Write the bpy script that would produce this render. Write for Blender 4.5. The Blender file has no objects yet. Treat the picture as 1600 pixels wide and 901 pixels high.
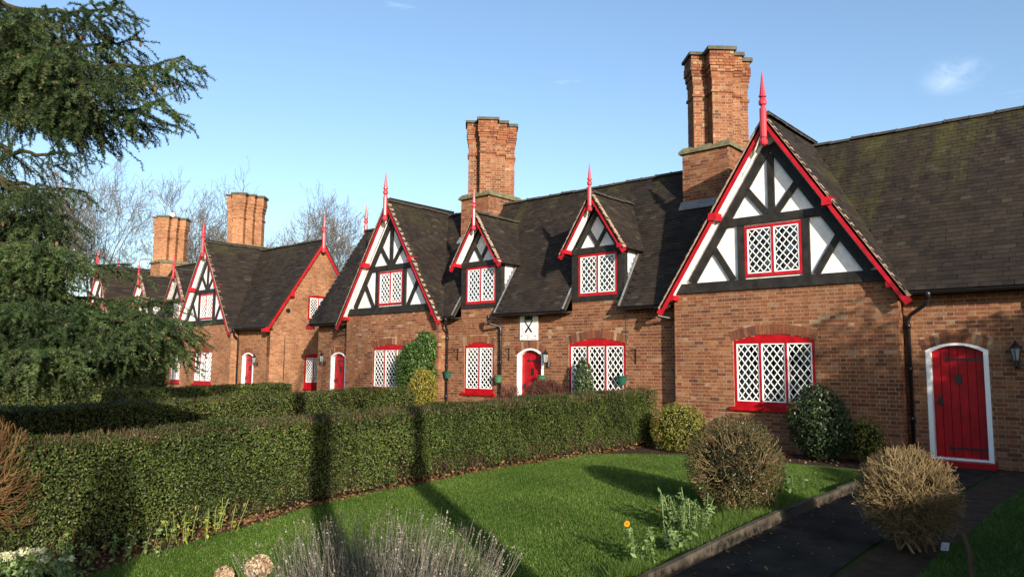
import bpy, bmesh, math, random
import numpy as np
from mathutils import Vector, Matrix

rng = np.random.default_rng(7)
random.seed(7)
S = bpy.context.scene
COL = S.collection

# ------------------------------------------------------------------ camera
F_PX, YAW, PITCH, ROLL = 1152.5, math.radians(47.967), math.radians(5.979), math.radians(0.473)
CAM = np.array([0.0, -15.0, 1.68])
fw = np.array([-math.cos(YAW) * math.cos(PITCH), math.sin(YAW) * math.cos(PITCH), math.sin(PITCH)])
rt = np.cross(fw, [0, 0, 1]); rt /= np.linalg.norm(rt)
up = np.cross(rt, fw)
rt, up = rt * math.cos(ROLL) + up * math.sin(ROLL), -rt * math.sin(ROLL) + up * math.cos(ROLL)
cam_data = bpy.data.cameras.new("camera")
cam = bpy.data.objects.new("camera", cam_data)
COL.objects.link(cam)
cam.matrix_world = Matrix(((rt[0], up[0], -fw[0], CAM[0]), (rt[1], up[1], -fw[1], CAM[1]),
                           (rt[2], up[2], -fw[2], CAM[2]), (0, 0, 0, 1)))
cam_data.sensor_width = 36.0
cam_data.lens = F_PX / 1600 * 36.0
cam_data.clip_start = 0.05
cam_data.clip_end = 2000
S.camera = cam

# ------------------------------------------------------------------ world, sun, exposure
SUN_EL = math.radians(15.5)
SUN_TO = np.array([0.866, -0.5])            # horizontal direction towards the sun
W = bpy.data.worlds.new("World"); S.world = W; W.use_nodes = True
nt = W.node_tree; nt.nodes.clear()
sky = nt.nodes.new("ShaderNodeTexSky"); sky.sky_type = 'NISHITA'; sky.sun_disc = False
sky.sun_elevation = SUN_EL
sky.sun_rotation = math.atan2(SUN_TO[0], SUN_TO[1])
sky.air_density = 1.0; sky.dust_density = 1.3; sky.ozone_density = 2.2
tc = nt.nodes.new("ShaderNodeTexCoord")
mp = nt.nodes.new("ShaderNodeMapping"); mp.inputs['Scale'].default_value = (1.6, 1.6, 9.0)
nz = nt.nodes.new("ShaderNodeTexNoise"); nz.inputs['Scale'].default_value = 2.2
nz.inputs['Detail'].default_value = 6; nz.inputs['Roughness'].default_value = 0.6
cr = nt.nodes.new("ShaderNodeValToRGB")
cr.color_ramp.elements[0].position = 0.66; cr.color_ramp.elements[0].color = (0, 0, 0, 1)
cr.color_ramp.elements[1].position = 0.9; cr.color_ramp.elements[1].color = (0.3, 0.3, 0.3, 1)
mx = nt.nodes.new("ShaderNodeMixRGB"); mx.inputs['Color2'].default_value = (8.0, 8.6, 9.2, 1)
bg = nt.nodes.new("ShaderNodeBackground"); bg.inputs['Strength'].default_value = 0.138
out = nt.nodes.new("ShaderNodeOutputWorld")
L = nt.links.new
L(tc.outputs['Generated'], mp.inputs['Vector']); L(mp.outputs['Vector'], nz.inputs['Vector'])
L(nz.outputs['Fac'], cr.inputs['Fac'])
def wisp(px, py, size, thick, fac_in):
    d = fw + rt * (px - 800) / F_PX - up * (py - 450.5) / F_PX; d = d / np.linalg.norm(d)
    sub = nt.nodes.new("ShaderNodeVectorMath"); sub.operation = 'SUBTRACT'; sub.inputs[1].default_value = d
    L(tc.outputs['Generated'], sub.inputs[0])
    m2 = nt.nodes.new("ShaderNodeMapping"); m2.vector_type = 'POINT'; m2.inputs['Scale'].default_value = (1, 1, thick); m2.inputs['Rotation'].default_value = (0.35, -0.35, 0)
    L(sub.outputs[0], m2.inputs['Vector'])
    ln_ = nt.nodes.new("ShaderNodeVectorMath"); ln_.operation = 'LENGTH'; L(m2.outputs[0], ln_.inputs[0])
    mr_ = nt.nodes.new("ShaderNodeMapRange"); mr_.inputs['From Min'].default_value = 0.0; mr_.inputs['From Max'].default_value = size; mr_.inputs['To Min'].default_value = 1; mr_.inputs['To Max'].default_value = 0
    mr_.interpolation_type = 'SMOOTHSTEP'; L(ln_.outputs['Value'], mr_.inputs['Value'])
    n3 = nt.nodes.new("ShaderNodeTexNoise"); n3.inputs['Scale'].default_value = 26; n3.inputs['Detail'].default_value = 6; n3.inputs['Roughness'].default_value = 0.62; n3.inputs['Distortion'].default_value = 0.4
    L(m2.outputs[0], n3.inputs['Vector'])
    r3 = nt.nodes.new("ShaderNodeMapRange"); r3.inputs['From Min'].default_value = 0.34; r3.inputs['From Max'].default_value = 0.85; r3.inputs['To Max'].default_value = 0.34; L(n3.outputs['Fac'], r3.inputs['Value'])
    p3 = nt.nodes.new("ShaderNodeMath"); p3.operation = 'MULTIPLY'; L(mr_.outputs[0], p3.inputs[0]); L(r3.outputs[0], p3.inputs[1])
    a3 = nt.nodes.new("ShaderNodeMath"); a3.operation = 'MAXIMUM'; L(fac_in, a3.inputs[0]); L(p3.outputs[0], a3.inputs[1])
    return a3.outputs[0]
CLOUD = wisp(1490, 118, 0.044, 1.7, cr.outputs['Color']); L(CLOUD, mx.inputs['Fac'])
L(sky.outputs['Color'], mx.inputs['Color1']); L(mx.outputs['Color'], bg.inputs['Color'])
L(bg.outputs['Background'], out.inputs['Surface'])
sd = bpy.data.lights.new("sun", 'SUN'); sd.energy = 5.0; sd.angle = math.radians(0.53); sd.color = (1.0, 0.90, 0.76)
sun = bpy.data.objects.new("sun", sd); COL.objects.link(sun)
sdir = Vector((-SUN_TO[0] * math.cos(SUN_EL), -SUN_TO[1] * math.cos(SUN_EL), -math.sin(SUN_EL)))
sun.rotation_euler = sdir.to_track_quat('-Z', 'Y').to_euler()
sun.location = (30, -20, 20)
S.view_settings.view_transform = 'Standard'
S.view_settings.look = 'None'
S.view_settings.exposure = 0.87
S.view_settings.gamma = 1.0

# ------------------------------------------------------------------ helpers
def gz(y):
    """the garden falls gently towards the street"""
    y = np.maximum(y, -13.0)
    return -0.0055 * (np.minimum(y, -4.0) + 4.0) ** 2

def project(p):
    v = np.asarray(p, float) - CAM
    w = v @ fw
    return 800 + F_PX * (v @ rt) / w, 450.5 - F_PX * (v @ up) / w, w

WORG = {}
def link(o, parent=None, label=None, cat=None, group=None, kind=None):
    COL.objects.link(o)
    if parent is not None: o.parent = parent
    if label: o['label'] = label
    if cat: o['category'] = cat
    if group: o['group'] = group
    if kind: o['kind'] = kind
    return o

def empty(name, loc, label, cat, group=None):
    o = bpy.data.objects.new(name, None)
    o.location = loc; o.empty_display_size = 0.3
    link(o, None, label, cat, group)
    WORG[o.name] = np.array(loc, float)
    return o

class MB:
    """collects shapes in world coordinates; build() links them as ONE mesh object"""
    def __init__(self): self.v = []; self.f = []; self.t = []; self.n = 0
    def add(self, verts, faces, tint=0.0):
        verts = np.asarray(verts, float).reshape(-1, 3)
        self.v.append(verts); n = self.n
        for f in faces: self.f.append([i + n for i in f])
        self.t.append(np.full(len(verts), tint)); self.n += len(verts)
    def box(self, x0, x1, y0, y1, z0, z1, tint=0.0):
        self.add([(x0,y0,z0),(x1,y0,z0),(x1,y1,z0),(x0,y1,z0),(x0,y0,z1),(x1,y0,z1),(x1,y1,z1),(x0,y1,z1)],
                 [(0,3,2,1),(4,5,6,7),(0,1,5,4),(1,2,6,5),(2,3,7,6),(3,0,4,7)], tint)
    def prism(self, poly, frame, d0, d1, tint=0.0):
        """poly: (u,z) outline, frame: function (u,z,out)->xyz; extruded from out=d0 to d1"""
        n = len(poly)
        vs = [frame(u, z, d1) for u, z in poly] + [frame(u, z, d0) for u, z in poly]
        a = sum(poly[i][0]*poly[(i+1)%n][1]-poly[(i+1)%n][0]*poly[i][1] for i in range(n))
        idx = list(range(n)) if a > 0 else list(range(n))[::-1]
        fs = [idx, [i + n for i in idx[::-1]]]
        for k in range(n):
            i, j = idx[k], idx[(k+1) % n]
            fs.append([j, i, i + n, j + n])
        self.add(vs, fs, tint)
    def beam(self, a, b, w, frame, d0, d1, tint=0.0, ext=0.0):
        a = np.array(a, float); b = np.array(b, float)
        d = b - a; d /= np.linalg.norm(d); nn = np.array([-d[1], d[0]]) * w / 2
        a = a - d * ext; b = b + d * ext
        self.prism([tuple(a - nn), tuple(b - nn), tuple(b + nn), tuple(a + nn)], frame, d0, d1, tint)
    def tube(self, pts, radii, sides=6, tint=0.0, cap=True):
        pts = np.asarray(pts, float); m = len(pts)
        if np.isscalar(radii): radii = [radii] * m
        tan = np.gradient(pts, axis=0); tan /= np.linalg.norm(tan, axis=1)[:, None] + 1e-9
        ref = np.array([0, 0, 1.0]) if abs(tan[0][2]) < 0.8 else np.array([1.0, 0, 0])
        vs = []
        for i in range(m):
            a = np.cross(tan[i], ref); a /= np.linalg.norm(a) + 1e-9; b = np.cross(tan[i], a)
            ref = np.cross(a, tan[i])
            for k in range(sides):
                t = 2 * math.pi * k / sides
                vs.append(pts[i] + radii[i] * (math.cos(t) * a + math.sin(t) * b))
        fs = []
        for i in range(m - 1):
            for k in range(sides):
                k2 = (k + 1) % sides
                fs.append([i*sides+k, (i+1)*sides+k, (i+1)*sides+k2, i*sides+k2])
        if cap:
            fs.append(list(range(sides))); fs.append([(m-1)*sides + k for k in range(sides)][::-1])
        self.add(vs, fs, tint)
    def lathe(self, prof, cx, cy, sides=10, tint=0.0):
        vs = []; m = len(prof)
        for r, z in prof:
            for k in range(sides):
                t = 2 * math.pi * (k + 0.5) / sides
                vs.append((cx + r * math.cos(t), cy + r * math.sin(t), z))
        fs = [[i*sides+k, i*sides+(k+1) % sides, (i+1)*sides+(k+1) % sides, (i+1)*sides+k] for i in range(m-1) for k in range(sides)]
        fs.append(list(range(sides))[::-1]); fs.append([(m-1)*sides+k for k in range(sides)])
        self.add(vs, fs, tint)
    def build(self, name, mat, parent=None, smooth=False, **kw):
        v = np.concatenate(self.v); t = np.concatenate(self.t)
        return mesh_obj(name, v, self.f, mat, parent, t, smooth, **kw)

def mesh_obj(name, v, faces, mat, parent=None, tint=None, smooth=False, keep_origin=False, **kw):
    c = np.array([(v[:,0].min()+v[:,0].max())/2, (v[:,1].min()+v[:,1].max())/2, v[:,2].min()])
    if keep_origin: c = np.zeros(3)
    me = bpy.data.meshes.new(name)
    if isinstance(faces, np.ndarray):
        k = faces.shape[1]; nf = len(faces)
        me.vertices.add(len(v)); me.vertices.foreach_set("co", (v - c).astype(np.float32).ravel())
        me.loops.add(nf * k); me.loops.foreach_set("vertex_index", faces.astype(np.int32).ravel())
        me.polygons.add(nf)
        me.polygons.foreach_set("loop_start", np.arange(nf, dtype=np.int32) * k)
        me.polygons.foreach_set("loop_total", np.full(nf, k, dtype=np.int32))
        me.update(calc_edges=True)
    else:
        me.from_pydata((v - c).tolist(), [], faces)
    if tint is not None:
        at = me.attributes.new("tint", 'FLOAT', 'POINT'); at.data.foreach_set("value", np.asarray(tint, np.float32))
    if smooth: me.polygons.foreach_set("use_smooth", np.ones(len(me.polygons), dtype=bool))
    if mat is not None: me.materials.append(mat)
    o = bpy.data.objects.new(name, me)
    link(o, parent, **kw)
    org = WORG[parent.name] if parent is not None else np.zeros(3)
    o.location = c - org
    WORG[o.name] = c
    return o

# ------------------------------------------------------------------ materials
def srgb(r, g, b):
    f = lambda c: (c/255/12.92) if c/255 <= 0.04045 else ((c/255+0.055)/1.055)**2.4
    return (f(r), f(g), f(b), 1)

def new_mat(name, rough=0.7, spec=0.3):
    m = bpy.data.materials.new(name); m.use_nodes = True
    b = m.node_tree.nodes['Principled BSDF']
    b.inputs['Roughness'].default_value = rough
    b.inputs['Specular IOR Level'].default_value = spec
    return m, m.node_tree, b

def node(nt, t, **inp):
    n = nt.nodes.new(t)
    for k, v in inp.items(): n.inputs[k].default_value = v
    return n

def ramp(nt, stops, interp='LINEAR'):
    n = nt.nodes.new("ShaderNodeValToRGB"); e = n.color_ramp
    e.interpolation = interp
    while len(e.elements) < len(stops): e.elements.new(0.5)
    for el, (p, c) in zip(e.elements, stops):
        el.position = p; el.color = c if len(c) == 4 else (*c, 1)
    return n

def tint_fac(nt, mul_random=True):
    at = nt.nodes.new("ShaderNodeAttribute"); at.attribute_name = "tint"
    oi = nt.nodes.new("ShaderNodeObjectInfo")
    ad = nt.nodes.new("ShaderNodeMath"); ad.operation = 'ADD'
    fr = nt.nodes.new("ShaderNodeMath"); fr.operation = 'FRACT'
    nt.links.new(at.outputs['Fac'], ad.inputs[0]); nt.links.new(oi.outputs['Random'], ad.inputs[1])
    nt.links.new(ad.outputs[0], fr.inputs[0])
    return fr.outputs[0]

def noise(nt, scale, detail=4, rough=0.55, coord='pos'):
    n = nt.nodes.new("ShaderNodeTexNoise"); n.inputs['Scale'].default_value = scale
    n.inputs['Detail'].default_value = detail; n.inputs['Roughness'].default_value = rough
    g = nt.nodes.new("ShaderNodeNewGeometry")
    nt.links.new(g.outputs['Position'], n.inputs['Vector'])
    return n.outputs['Fac']

def mult(nt, a, b, fac=1.0, mode='MULTIPLY'):
    m = nt.nodes.new("ShaderNodeMixRGB"); m.blend_type = mode; m.inputs['Fac'].default_value = fac
    nt.links.new(a, m.inputs['Color1']); nt.links.new(b, m.inputs['Color2'])
    return m.outputs['Color']

def bump(nt, bsdf, h, strength, dist):
    b = nt.nodes.new("ShaderNodeBump"); b.inputs['Strength'].default_value = strength
    b.inputs['Distance'].default_value = dist
    nt.links.new(h, b.inputs['Height']); nt.links.new(b.outputs['Normal'], bsdf.inputs['Normal'])

BRICK_STOPS = [(0.0, (0.100, 0.045, 0.034)), (0.07, (0.140, 0.055, 0.034)), (0.22, (0.190, 0.070, 0.036)), (0.5, (0.205, 0.083, 0.043)),
               (0.78, (0.235, 0.106, 0.055)), (0.91, (0.262, 0.136, 0.076)), (0.97, (0.215, 0.130, 0.085)), (1.0, (0.33, 0.235, 0.155))]

def mat_brick(name='brick_clay'):
    m, nt, b = new_mat(name, 0.85, 0.2)
    r = ramp(nt, BRICK_STOPS); nt.links.new(tint_fac(nt), r.inputs['Fac'])
    big = ramp(nt, [(0.30, (0.50, 0.46, 0.46)), (0.45, (0.86, 0.84, 0.83)), (0.68, (1.14, 1.10, 1.04))]); nt.links.new(noise(nt, 0.85, 6, 0.68), big.inputs['Fac'])
    fine = ramp(nt, [(0.3, (0.70, 0.68, 0.66)), (0.7, (1.15, 1.12, 1.08))]); nt.links.new(noise(nt, 28, 4, 0.6), fine.inputs['Fac'])
    c = mult(nt, mult(nt, r.outputs['Color'], big.outputs['Color']), fine.outputs['Color'])
    nt.links.new(c, b.inputs['Base Color'])
    bump(nt, b, noise(nt, 70, 4, 0.6), 0.5, 0.006)
    return m

def mat_brick_tex(name):
    """far brickwork: courses too small to tell apart"""
    m, nt, b = new_mat(name, 0.88, 0.2)
    g = nt.nodes.new("ShaderNodeNewGeometry")
    sp = nt.nodes.new("ShaderNodeSeparateXYZ"); nt.links.new(g.outputs['Position'], sp.inputs[0])
    ad = nt.nodes.new("ShaderNodeMath"); ad.operation = 'ADD'
    nt.links.new(sp.outputs['X'], ad.inputs[0]); nt.links.new(sp.outputs['Y'], ad.inputs[1])
    cb = nt.nodes.new("ShaderNodeCombineXYZ"); nt.links.new(ad.outputs[0], cb.inputs['X']); nt.links.new(sp.outputs['Z'], cb.inputs['Y'])
    bt = nt.nodes.new("ShaderNodeTexBrick"); nt.links.new(cb.outputs[0], bt.inputs['Vector'])
    bt.inputs['Scale'].default_value = 1.0; bt.inputs['Brick Width'].default_value = 0.225; bt.inputs['Row Height'].default_value = 0.075
    bt.inputs['Mortar Size'].default_value = 0.008; bt.inputs['Mortar Smooth'].default_value = 0.2; bt.inputs['Bias'].default_value = 0.1
    bt.inputs['Color1'].default_value = (0.21, 0.085, 0.045, 1); bt.inputs['Color2'].default_value = (0.345, 0.165, 0.085, 1)
    bt.inputs['Mortar'].default_value = (0.31, 0.235, 0.155, 1)
    big = ramp(nt, [(0.3, (0.62, 0.58, 0.56)), (0.62, (1.1, 1.05, 1.0))]); nt.links.new(noise(nt, 0.8, 5, 0.65), big.inputs['Fac'])
    fine = ramp(nt, [(0.3, (0.75, 0.72, 0.7)), (0.7, (1.12, 1.1, 1.06))]); nt.links.new(noise(nt, 9, 4, 0.6), fine.inputs['Fac'])
    c = mult(nt, mult(nt, bt.outputs['Color'], big.outputs['Color']), fine.outputs['Color'])
    nt.links.new(c, b.inputs['Base Color'])
    inv = nt.nodes.new("ShaderNodeMath"); inv.operation = 'SUBTRACT'; inv.inputs[0].default_value = 1.0
    nt.links.new(bt.outputs['Fac'], inv.inputs[1]); bump(nt, b, inv.outputs[0], 0.7, 0.01)
    return m

def mat_noise(name, c0, c1, scale=8, rough=0.7, spec=0.3, bs=0.3, bd=0.005, bscale=None, detail=5):
    m, nt, b = new_mat(name, rough, spec)
    r = ramp(nt, [(0.3, c0), (0.7, c1)]); nt.links.new(noise(nt, scale, detail, 0.6), r.inputs['Fac'])
    nt.links.new(r.outputs['Color'], b.inputs['Base Color'])
    if bs > 0: bump(nt, b, noise(nt, bscale or scale * 4, 4, 0.6), bs, bd)
    return m

def mat_tile(name):
    m, nt, b = new_mat(name, 0.8, 0.25)
    r = ramp(nt, [(0.0, (0.013, 0.010, 0.009)), (0.35, (0.021, 0.0155, 0.0125)), (0.7, (0.0255, 0.0185, 0.0145)), (0.95, (0.030, 0.023, 0.0175)), (1.0, (0.046, 0.039, 0.030))])
    nt.links.new(tint_fac(nt), r.inputs['Fac'])
    big = ramp(nt, [(0.3, (0.62, 0.62, 0.64)), (0.7, (1.15, 1.1, 1.0))]); nt.links.new(noise(nt, 1.2, 5, 0.65), big.inputs['Fac'])
    c = mult(nt, r.outputs['Color'], big.outputs['Color'])
    # moss: grows in streaks that run down from the ridge
    g = nt.nodes.new("ShaderNodeNewGeometry"); mpp = nt.nodes.new("ShaderNodeMapping"); mpp.inputs['Scale'].default_value = (1.5, 0.35, 0.25)
    nt.links.new(g.outputs['Position'], mpp.inputs['Vector'])
    n1 = nt.nodes.new("ShaderNodeTexNoise"); n1.inputs['Scale'].default_value = 1.1; n1.inputs['Detail'].default_value = 5; n1.inputs['Roughness'].default_value = 0.7
    nt.links.new(mpp.outputs['Vector'], n1.inputs['Vector'])
    sp = nt.nodes.new("ShaderNodeSeparateXYZ"); nt.links.new(g.outputs['Position'], sp.inputs[0])
    mr = nt.nodes.new("ShaderNodeMapRange"); mr.inputs['From Min'].default_value = 3.6; mr.inputs['From Max'].default_value = 6.9
    mr.inputs['To Min'].default_value = -0.13; mr.inputs['To Max'].default_value = 0.10
    nt.links.new(sp.outputs['Z'], mr.inputs['Value'])
    ad = nt.nodes.new("ShaderNodeMath"); ad.operation = 'ADD'; nt.links.new(n1.outputs['Fac'], ad.inputs[0]); nt.links.new(mr.outputs[0], ad.inputs[1])
    n2 = noise(nt, 14, 5, 0.7)
    ad2 = nt.nodes.new("ShaderNodeMath"); ad2.operation = 'MULTIPLY_ADD'; ad2.inputs[1].default_value = 0.35; nt.links.new(n2, ad2.inputs[0]); nt.links.new(ad.outputs[0], ad2.inputs[2])
    mx2 = nt.nodes.new("ShaderNodeMapRange"); mx2.inputs['From Min'].default_value = -9.0; mx2.inputs['From Max'].default_value = -3.0; mx2.inputs['To Min'].default_value = -0.07; mx2.inputs['To Max'].default_value = 0.01
    nt.links.new(sp.outputs['X'], mx2.inputs['Value'])
    ad3 = nt.nodes.new("ShaderNodeMath"); ad3.operation = 'ADD'; nt.links.new(ad2.outputs[0], ad3.inputs[0]); nt.links.new(mx2.outputs[0], ad3.inputs[1])
    rm = ramp(nt, [(0.68, (0, 0, 0)), (0.92, (0.8, 0.8, 0.8))]); nt.links.new(ad3.outputs[0], rm.inputs['Fac'])
    mxx = nt.nodes.new("ShaderNodeMixRGB"); nt.links.new(rm.outputs['Color'], mxx.inputs['Fac']); nt.links.new(c, mxx.inputs['Color1'])
    mc = ramp(nt, [(0.35, (0.026, 0.030, 0.010)), (0.65, (0.062, 0.058, 0.013))]); nt.links.new(noise(nt, 3.0, 3), mc.inputs['Fac'])
    nt.links.new(mc.outputs['Color'], mxx.inputs['Color2'])
    nt.links.new(mxx.outputs['Color'], b.inputs['Base Color'])
    bump(nt, b, noise(nt, 60, 4, 0.6), 0.4, 0.006)
    return m

def mat_paint(name, col, rough=0.35, wear=0.15, spec=0.4):
    m, nt, b = new_mat(name, rough, spec)
    c2 = tuple(x * (1 - wear) for x in col)
    r = ramp(nt, [(0.35, c2), (0.65, col)]); nt.links.new(noise(nt, 5, 5, 0.65), r.inputs['Fac'])
    nt.links.new(r.outputs['Color'], b.inputs['Base Color'])
    bump(nt, b, noise(nt, 40, 4, 0.6), 0.15, 0.004)
    return m

def mat_leaf(name, stops, rough=0.45, spec=0.4, trans=0.25, big=None):
    m, nt, b = new_mat(name, rough, spec)
    r = ramp(nt, stops); nt.links.new(tint_fac(nt), r.inputs['Fac'])
    c = r.outputs['Color']
    if big:
        bg_ = ramp(nt, [(0.35, big[1]), (0.65, big[2])]); nt.links.new(noise(nt, big[0], 4, 0.6), bg_.inputs['Fac'])
        c = mult(nt, c, bg_.outputs['Color'])
    nt.links.new(c, b.inputs['Base Color'])
    tr = nt.nodes.new("ShaderNodeBsdfTranslucent"); nt.links.new(c, tr.inputs['Color'])
    ms = nt.nodes.new("ShaderNodeMixShader"); ms.inputs[0].default_value = trans
    o = nt.nodes['Material Output']
    nt.links.new(b.outputs[0], ms.inputs[1]); nt.links.new(tr.outputs[0], ms.inputs[2]); nt.links.new(ms.outputs[0], o.inputs['Surface'])
    return m

def mat_glass():
    m, nt, b = new_mat('window_glass', 0.04)
    nt.nodes.remove(b)
    tr = nt.nodes.new("ShaderNodeBsdfTransparent"); tr.inputs['Color'].default_value = (0.80, 0.84, 0.86, 1)
    gl = nt.nodes.new("ShaderNodeBsdfGlossy"); gl.inputs['Roughness'].default_value = 0.03
    fr = nt.nodes.new("ShaderNodeFresnel"); fr.inputs['IOR'].default_value = 2.0
    ms = nt.nodes.new("ShaderNodeMixShader")
    nt.links.new(fr.outputs[0], ms.inputs[0]); nt.links.new(tr.outputs[0], ms.inputs[1]); nt.links.new(gl.outputs[0], ms.inputs[2])
    nt.links.new(ms.outputs[0], nt.nodes['Material Output'].inputs['Surface'])
    return m

M = dict(
    brick=mat_brick(), brick_far=mat_brick_tex('far_brickwork'),
    mortar=mat_noise('lime_mortar', (0.215, 0.145, 0.088), (0.36, 0.265, 0.17), 6, 0.95, 0.1, 0.5, 0.006, 60),
    tile=mat_tile('clay_roof_tile'),
    verge=mat_noise('verge_mortar', (0.16, 0.12, 0.09), (0.40, 0.29, 0.22), 12, 0.9, 0.1, 0.5, 0.01, 40),
    ridge=mat_noise('ridge_clay', (0.025, 0.023, 0.022), (0.06, 0.055, 0.048), 5, 0.8, 0.2, 0.4, 0.006, 40),
    white=mat_paint('white_render', (0.80, 0.79, 0.77), 0.75, 0.24, 0.15),
    white_wood=mat_paint('white_paint', (0.80, 0.80, 0.79), 0.4, 0.06),
    black=mat_noise('black_timber_paint', (0.007, 0.0065, 0.006), (0.028, 0.025, 0.022), 7, 0.6, 0.25, 0.4, 0.006, 60),
    iron=mat_paint('black_iron', (0.010, 0.010, 0.011), 0.35, 0.2, 0.5),
    red=mat_paint('red_gloss_paint', (0.40, 0.005, 0.010), 0.42, 0.42, 0.22),
    red_trim=mat_paint('red_trim_paint', (0.43, 0.008, 0.016), 0.42, 0.40, 0.3),
    pinkred=mat_paint('faded_red_paint', (0.46, 0.035, 0.048), 0.35, 0.25, 0.45),
    lead=mat_noise('lead_flashing', (0.09, 0.095, 0.10), (0.22, 0.225, 0.235), 9, 0.55, 0.4, 0.3, 0.004, 40),
    cap=mat_noise('stone_cap', (0.04, 0.042, 0.034), (0.10, 0.095, 0.07), 7, 0.9, 0.2, 0.6, 0.012, 30),
    slab=mat_noise('mossy_slab', (0.07, 0.068, 0.035), (0.17, 0.155, 0.09), 8, 0.9, 0.2, 0.7, 0.015, 30),
    glass=mat_glass(),
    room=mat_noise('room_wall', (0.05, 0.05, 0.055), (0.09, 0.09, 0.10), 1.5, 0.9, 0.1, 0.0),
    curtain=mat_noise('net_curtain', (0.42, 0.43, 0.46), (0.66, 0.67, 0.69), 5, 0.9, 0.1, 0.0),
    grey=mat_noise('grey_lantern_glass', (0.18, 0.19, 0.20), (0.30, 0.31, 0.32), 10, 0.25, 0.5, 0.0),
)

# ------------------------------------------------------------------ ground, lawn, path
ys = np.concatenate([[-400, -60, -25], np.arange(-14, -3.5, 0.5), [0, 10, 40, 120, 400]])
xs = np.array([-400., -120, -60, -30, -15, -8, -3, 0, 8, 30, 120, 400])
def ground_sheet(name, x0, x1, y0, y1, dz, mat, nx=6, step=0.4, edge=None, kind='structure', jitter=0.0, parent=None):
    yy = np.arange(y0, y1 + 1e-6, step); yy[-1] = y1
    v = []; f = []
    for y in yy:
        a = x0(y) if callable(x0) else x0; b = x1(y) if callable(x1) else x1
        for i in range(nx + 1):
            x = a + (b - a) * i / nx
            v.append((x, y, float(gz(y)) + dz))
    for j in range(len(yy) - 1):
        for i in range(nx):
            k = j * (nx + 1) + i
            f.append([k, k + 1, k + nx + 2, k + nx + 1])
    kw = dict(kind=kind) if kind else {}
    return mesh_obj(name, np.array(v), f, mat, parent, None, True, **kw)

m_soil = mat_noise('garden_soil', (0.030, 0.020, 0.013), (0.075, 0.050, 0.032), 5, 0.95, 0.1, 0.9, 0.04, 22)
m_ground, nt_, b_ = new_mat('rough_ground', 0.95, 0.1)
r_ = ramp(nt_, [(0.35, (0.022, 0.032, 0.010)), (0.55, (0.035, 0.05, 0.014)), (0.72, (0.06, 0.05, 0.03))]); nt_.links.new(noise(nt_, 1.4, 6, 0.65), r_.inputs['Fac'])
nt_.links.new(r_.outputs['Color'], b_.inputs['Base Color']); bump(nt_, b_, noise(nt_, 20, 4), 0.8, 0.03)
v = np.array([(x, y, float(gz(y)) - 0.012) for y in ys for x in xs])
nx_ = len(xs)
f = [[j*nx_+i, j*nx_+i+1, (j+1)*nx_+i+1, (j+1)*nx_+i] for j in range(len(ys)-1) for i in range(nx_-1)]
mesh_obj('ground', v, f, m_ground, None, None, True, kind='structure')

m_lawn = mat_noise('lawn_turf', (0.040, 0.085, 0.010), (0.065, 0.125, 0.016), 2.5, 0.9, 0.1, 0.7, 0.02, 60)
def lawn_left(y):                       # soil bed along the hedge widens towards the street
    return -8.52 + 0.05 * math.sin(y * 2.3) + max(0, -9.5 - y) * 0.20 + max(0.0, y + 3.2) * 1.05
ground_sheet('lawn', lawn_left, lambda y: -3.68 + 0.03 * math.sin(3 * y), -12.9, -1.7, -0.004, m_lawn, 12)
ground_sheet('soil_bed', -8.75, -3.4, -13.0, -0.32, -0.008, m_soil, 8)
m_asphalt = mat_noise('dark_asphalt', (0.013, 0.0125, 0.011), (0.046, 0.039, 0.030), 2.2, 0.95, 0.08, 0.9, 0.008, 120)
path = ground_sheet('path', -3.42, -2.36, -13.0, -0.15, 0.0, m_asphalt, 4)
ground_sheet('soil_strip', -2.30, 0.6, -13.0, -0.02, -0.006, m_soil, 4)
m_lawn2 = mat_noise('shaded_side_turf', (0.020, 0.050, 0.010), (0.038, 0.085, 0.016), 2.5, 0.9, 0.1, 0.7, 0.02, 60)  # darker copy of the turf colour, standing in for shade on the side lawn
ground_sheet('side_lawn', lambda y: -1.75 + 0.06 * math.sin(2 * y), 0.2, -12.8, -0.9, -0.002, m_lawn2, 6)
m_edge = mat_noise('weathered_edging', (0.035, 0.028, 0.021), (0.095, 0.078, 0.058), 4, 0.9, 0.15, 0.6, 0.01, 50)
y = -12.9; 
while y < -1.3:
    e = MB(); ln = 0.905; z0 = float(gz(y)); z1 = float(gz(y + ln)); h0 = 0.115 + rng.uniform(-0.012, 0.012); h1 = h0 + rng.uniform(-0.008, 0.008)
    xo = rng.uniform(-0.012, 0.012)
    e.add([(-3.48+xo, y, z0-0.1), (-3.425+xo, y, z0-0.1), (-3.425+xo, y+ln, z1-0.1), (-3.48+xo, y+ln, z1-0.1),
           (-3.48+xo, y, z0+h0), (-3.425+xo, y, z0+h0), (-3.425+xo, y+ln, z1+h1), (-3.48+xo, y+ln, z1+h1)],
          [(0,3,2,1),(4,5,6,7),(0,1,5,4),(1,2,6,5),(2,3,7,6),(3,0,4,7)])
    e.build('edging_board', m_edge, path); y += 0.915

# ------------------------------------------------------------------ the terraces
PITCH_T = 1.53; EAVE_Y, EAVE_Z, RIDGE_Y = -0.30, 3.10, 2.10
RIDGE_Z = EAVE_Z + PITCH_T * (RIDGE_Y - EAVE_Y)
BAY_D = 0.30                                   # the bays stand this far in front of the wall
def front(yplane):
    return lambda u, z, o: (u, yplane - o, z)
def zroof(y): return EAVE_Z + PITCH_T * (y - EAVE_Y)

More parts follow.
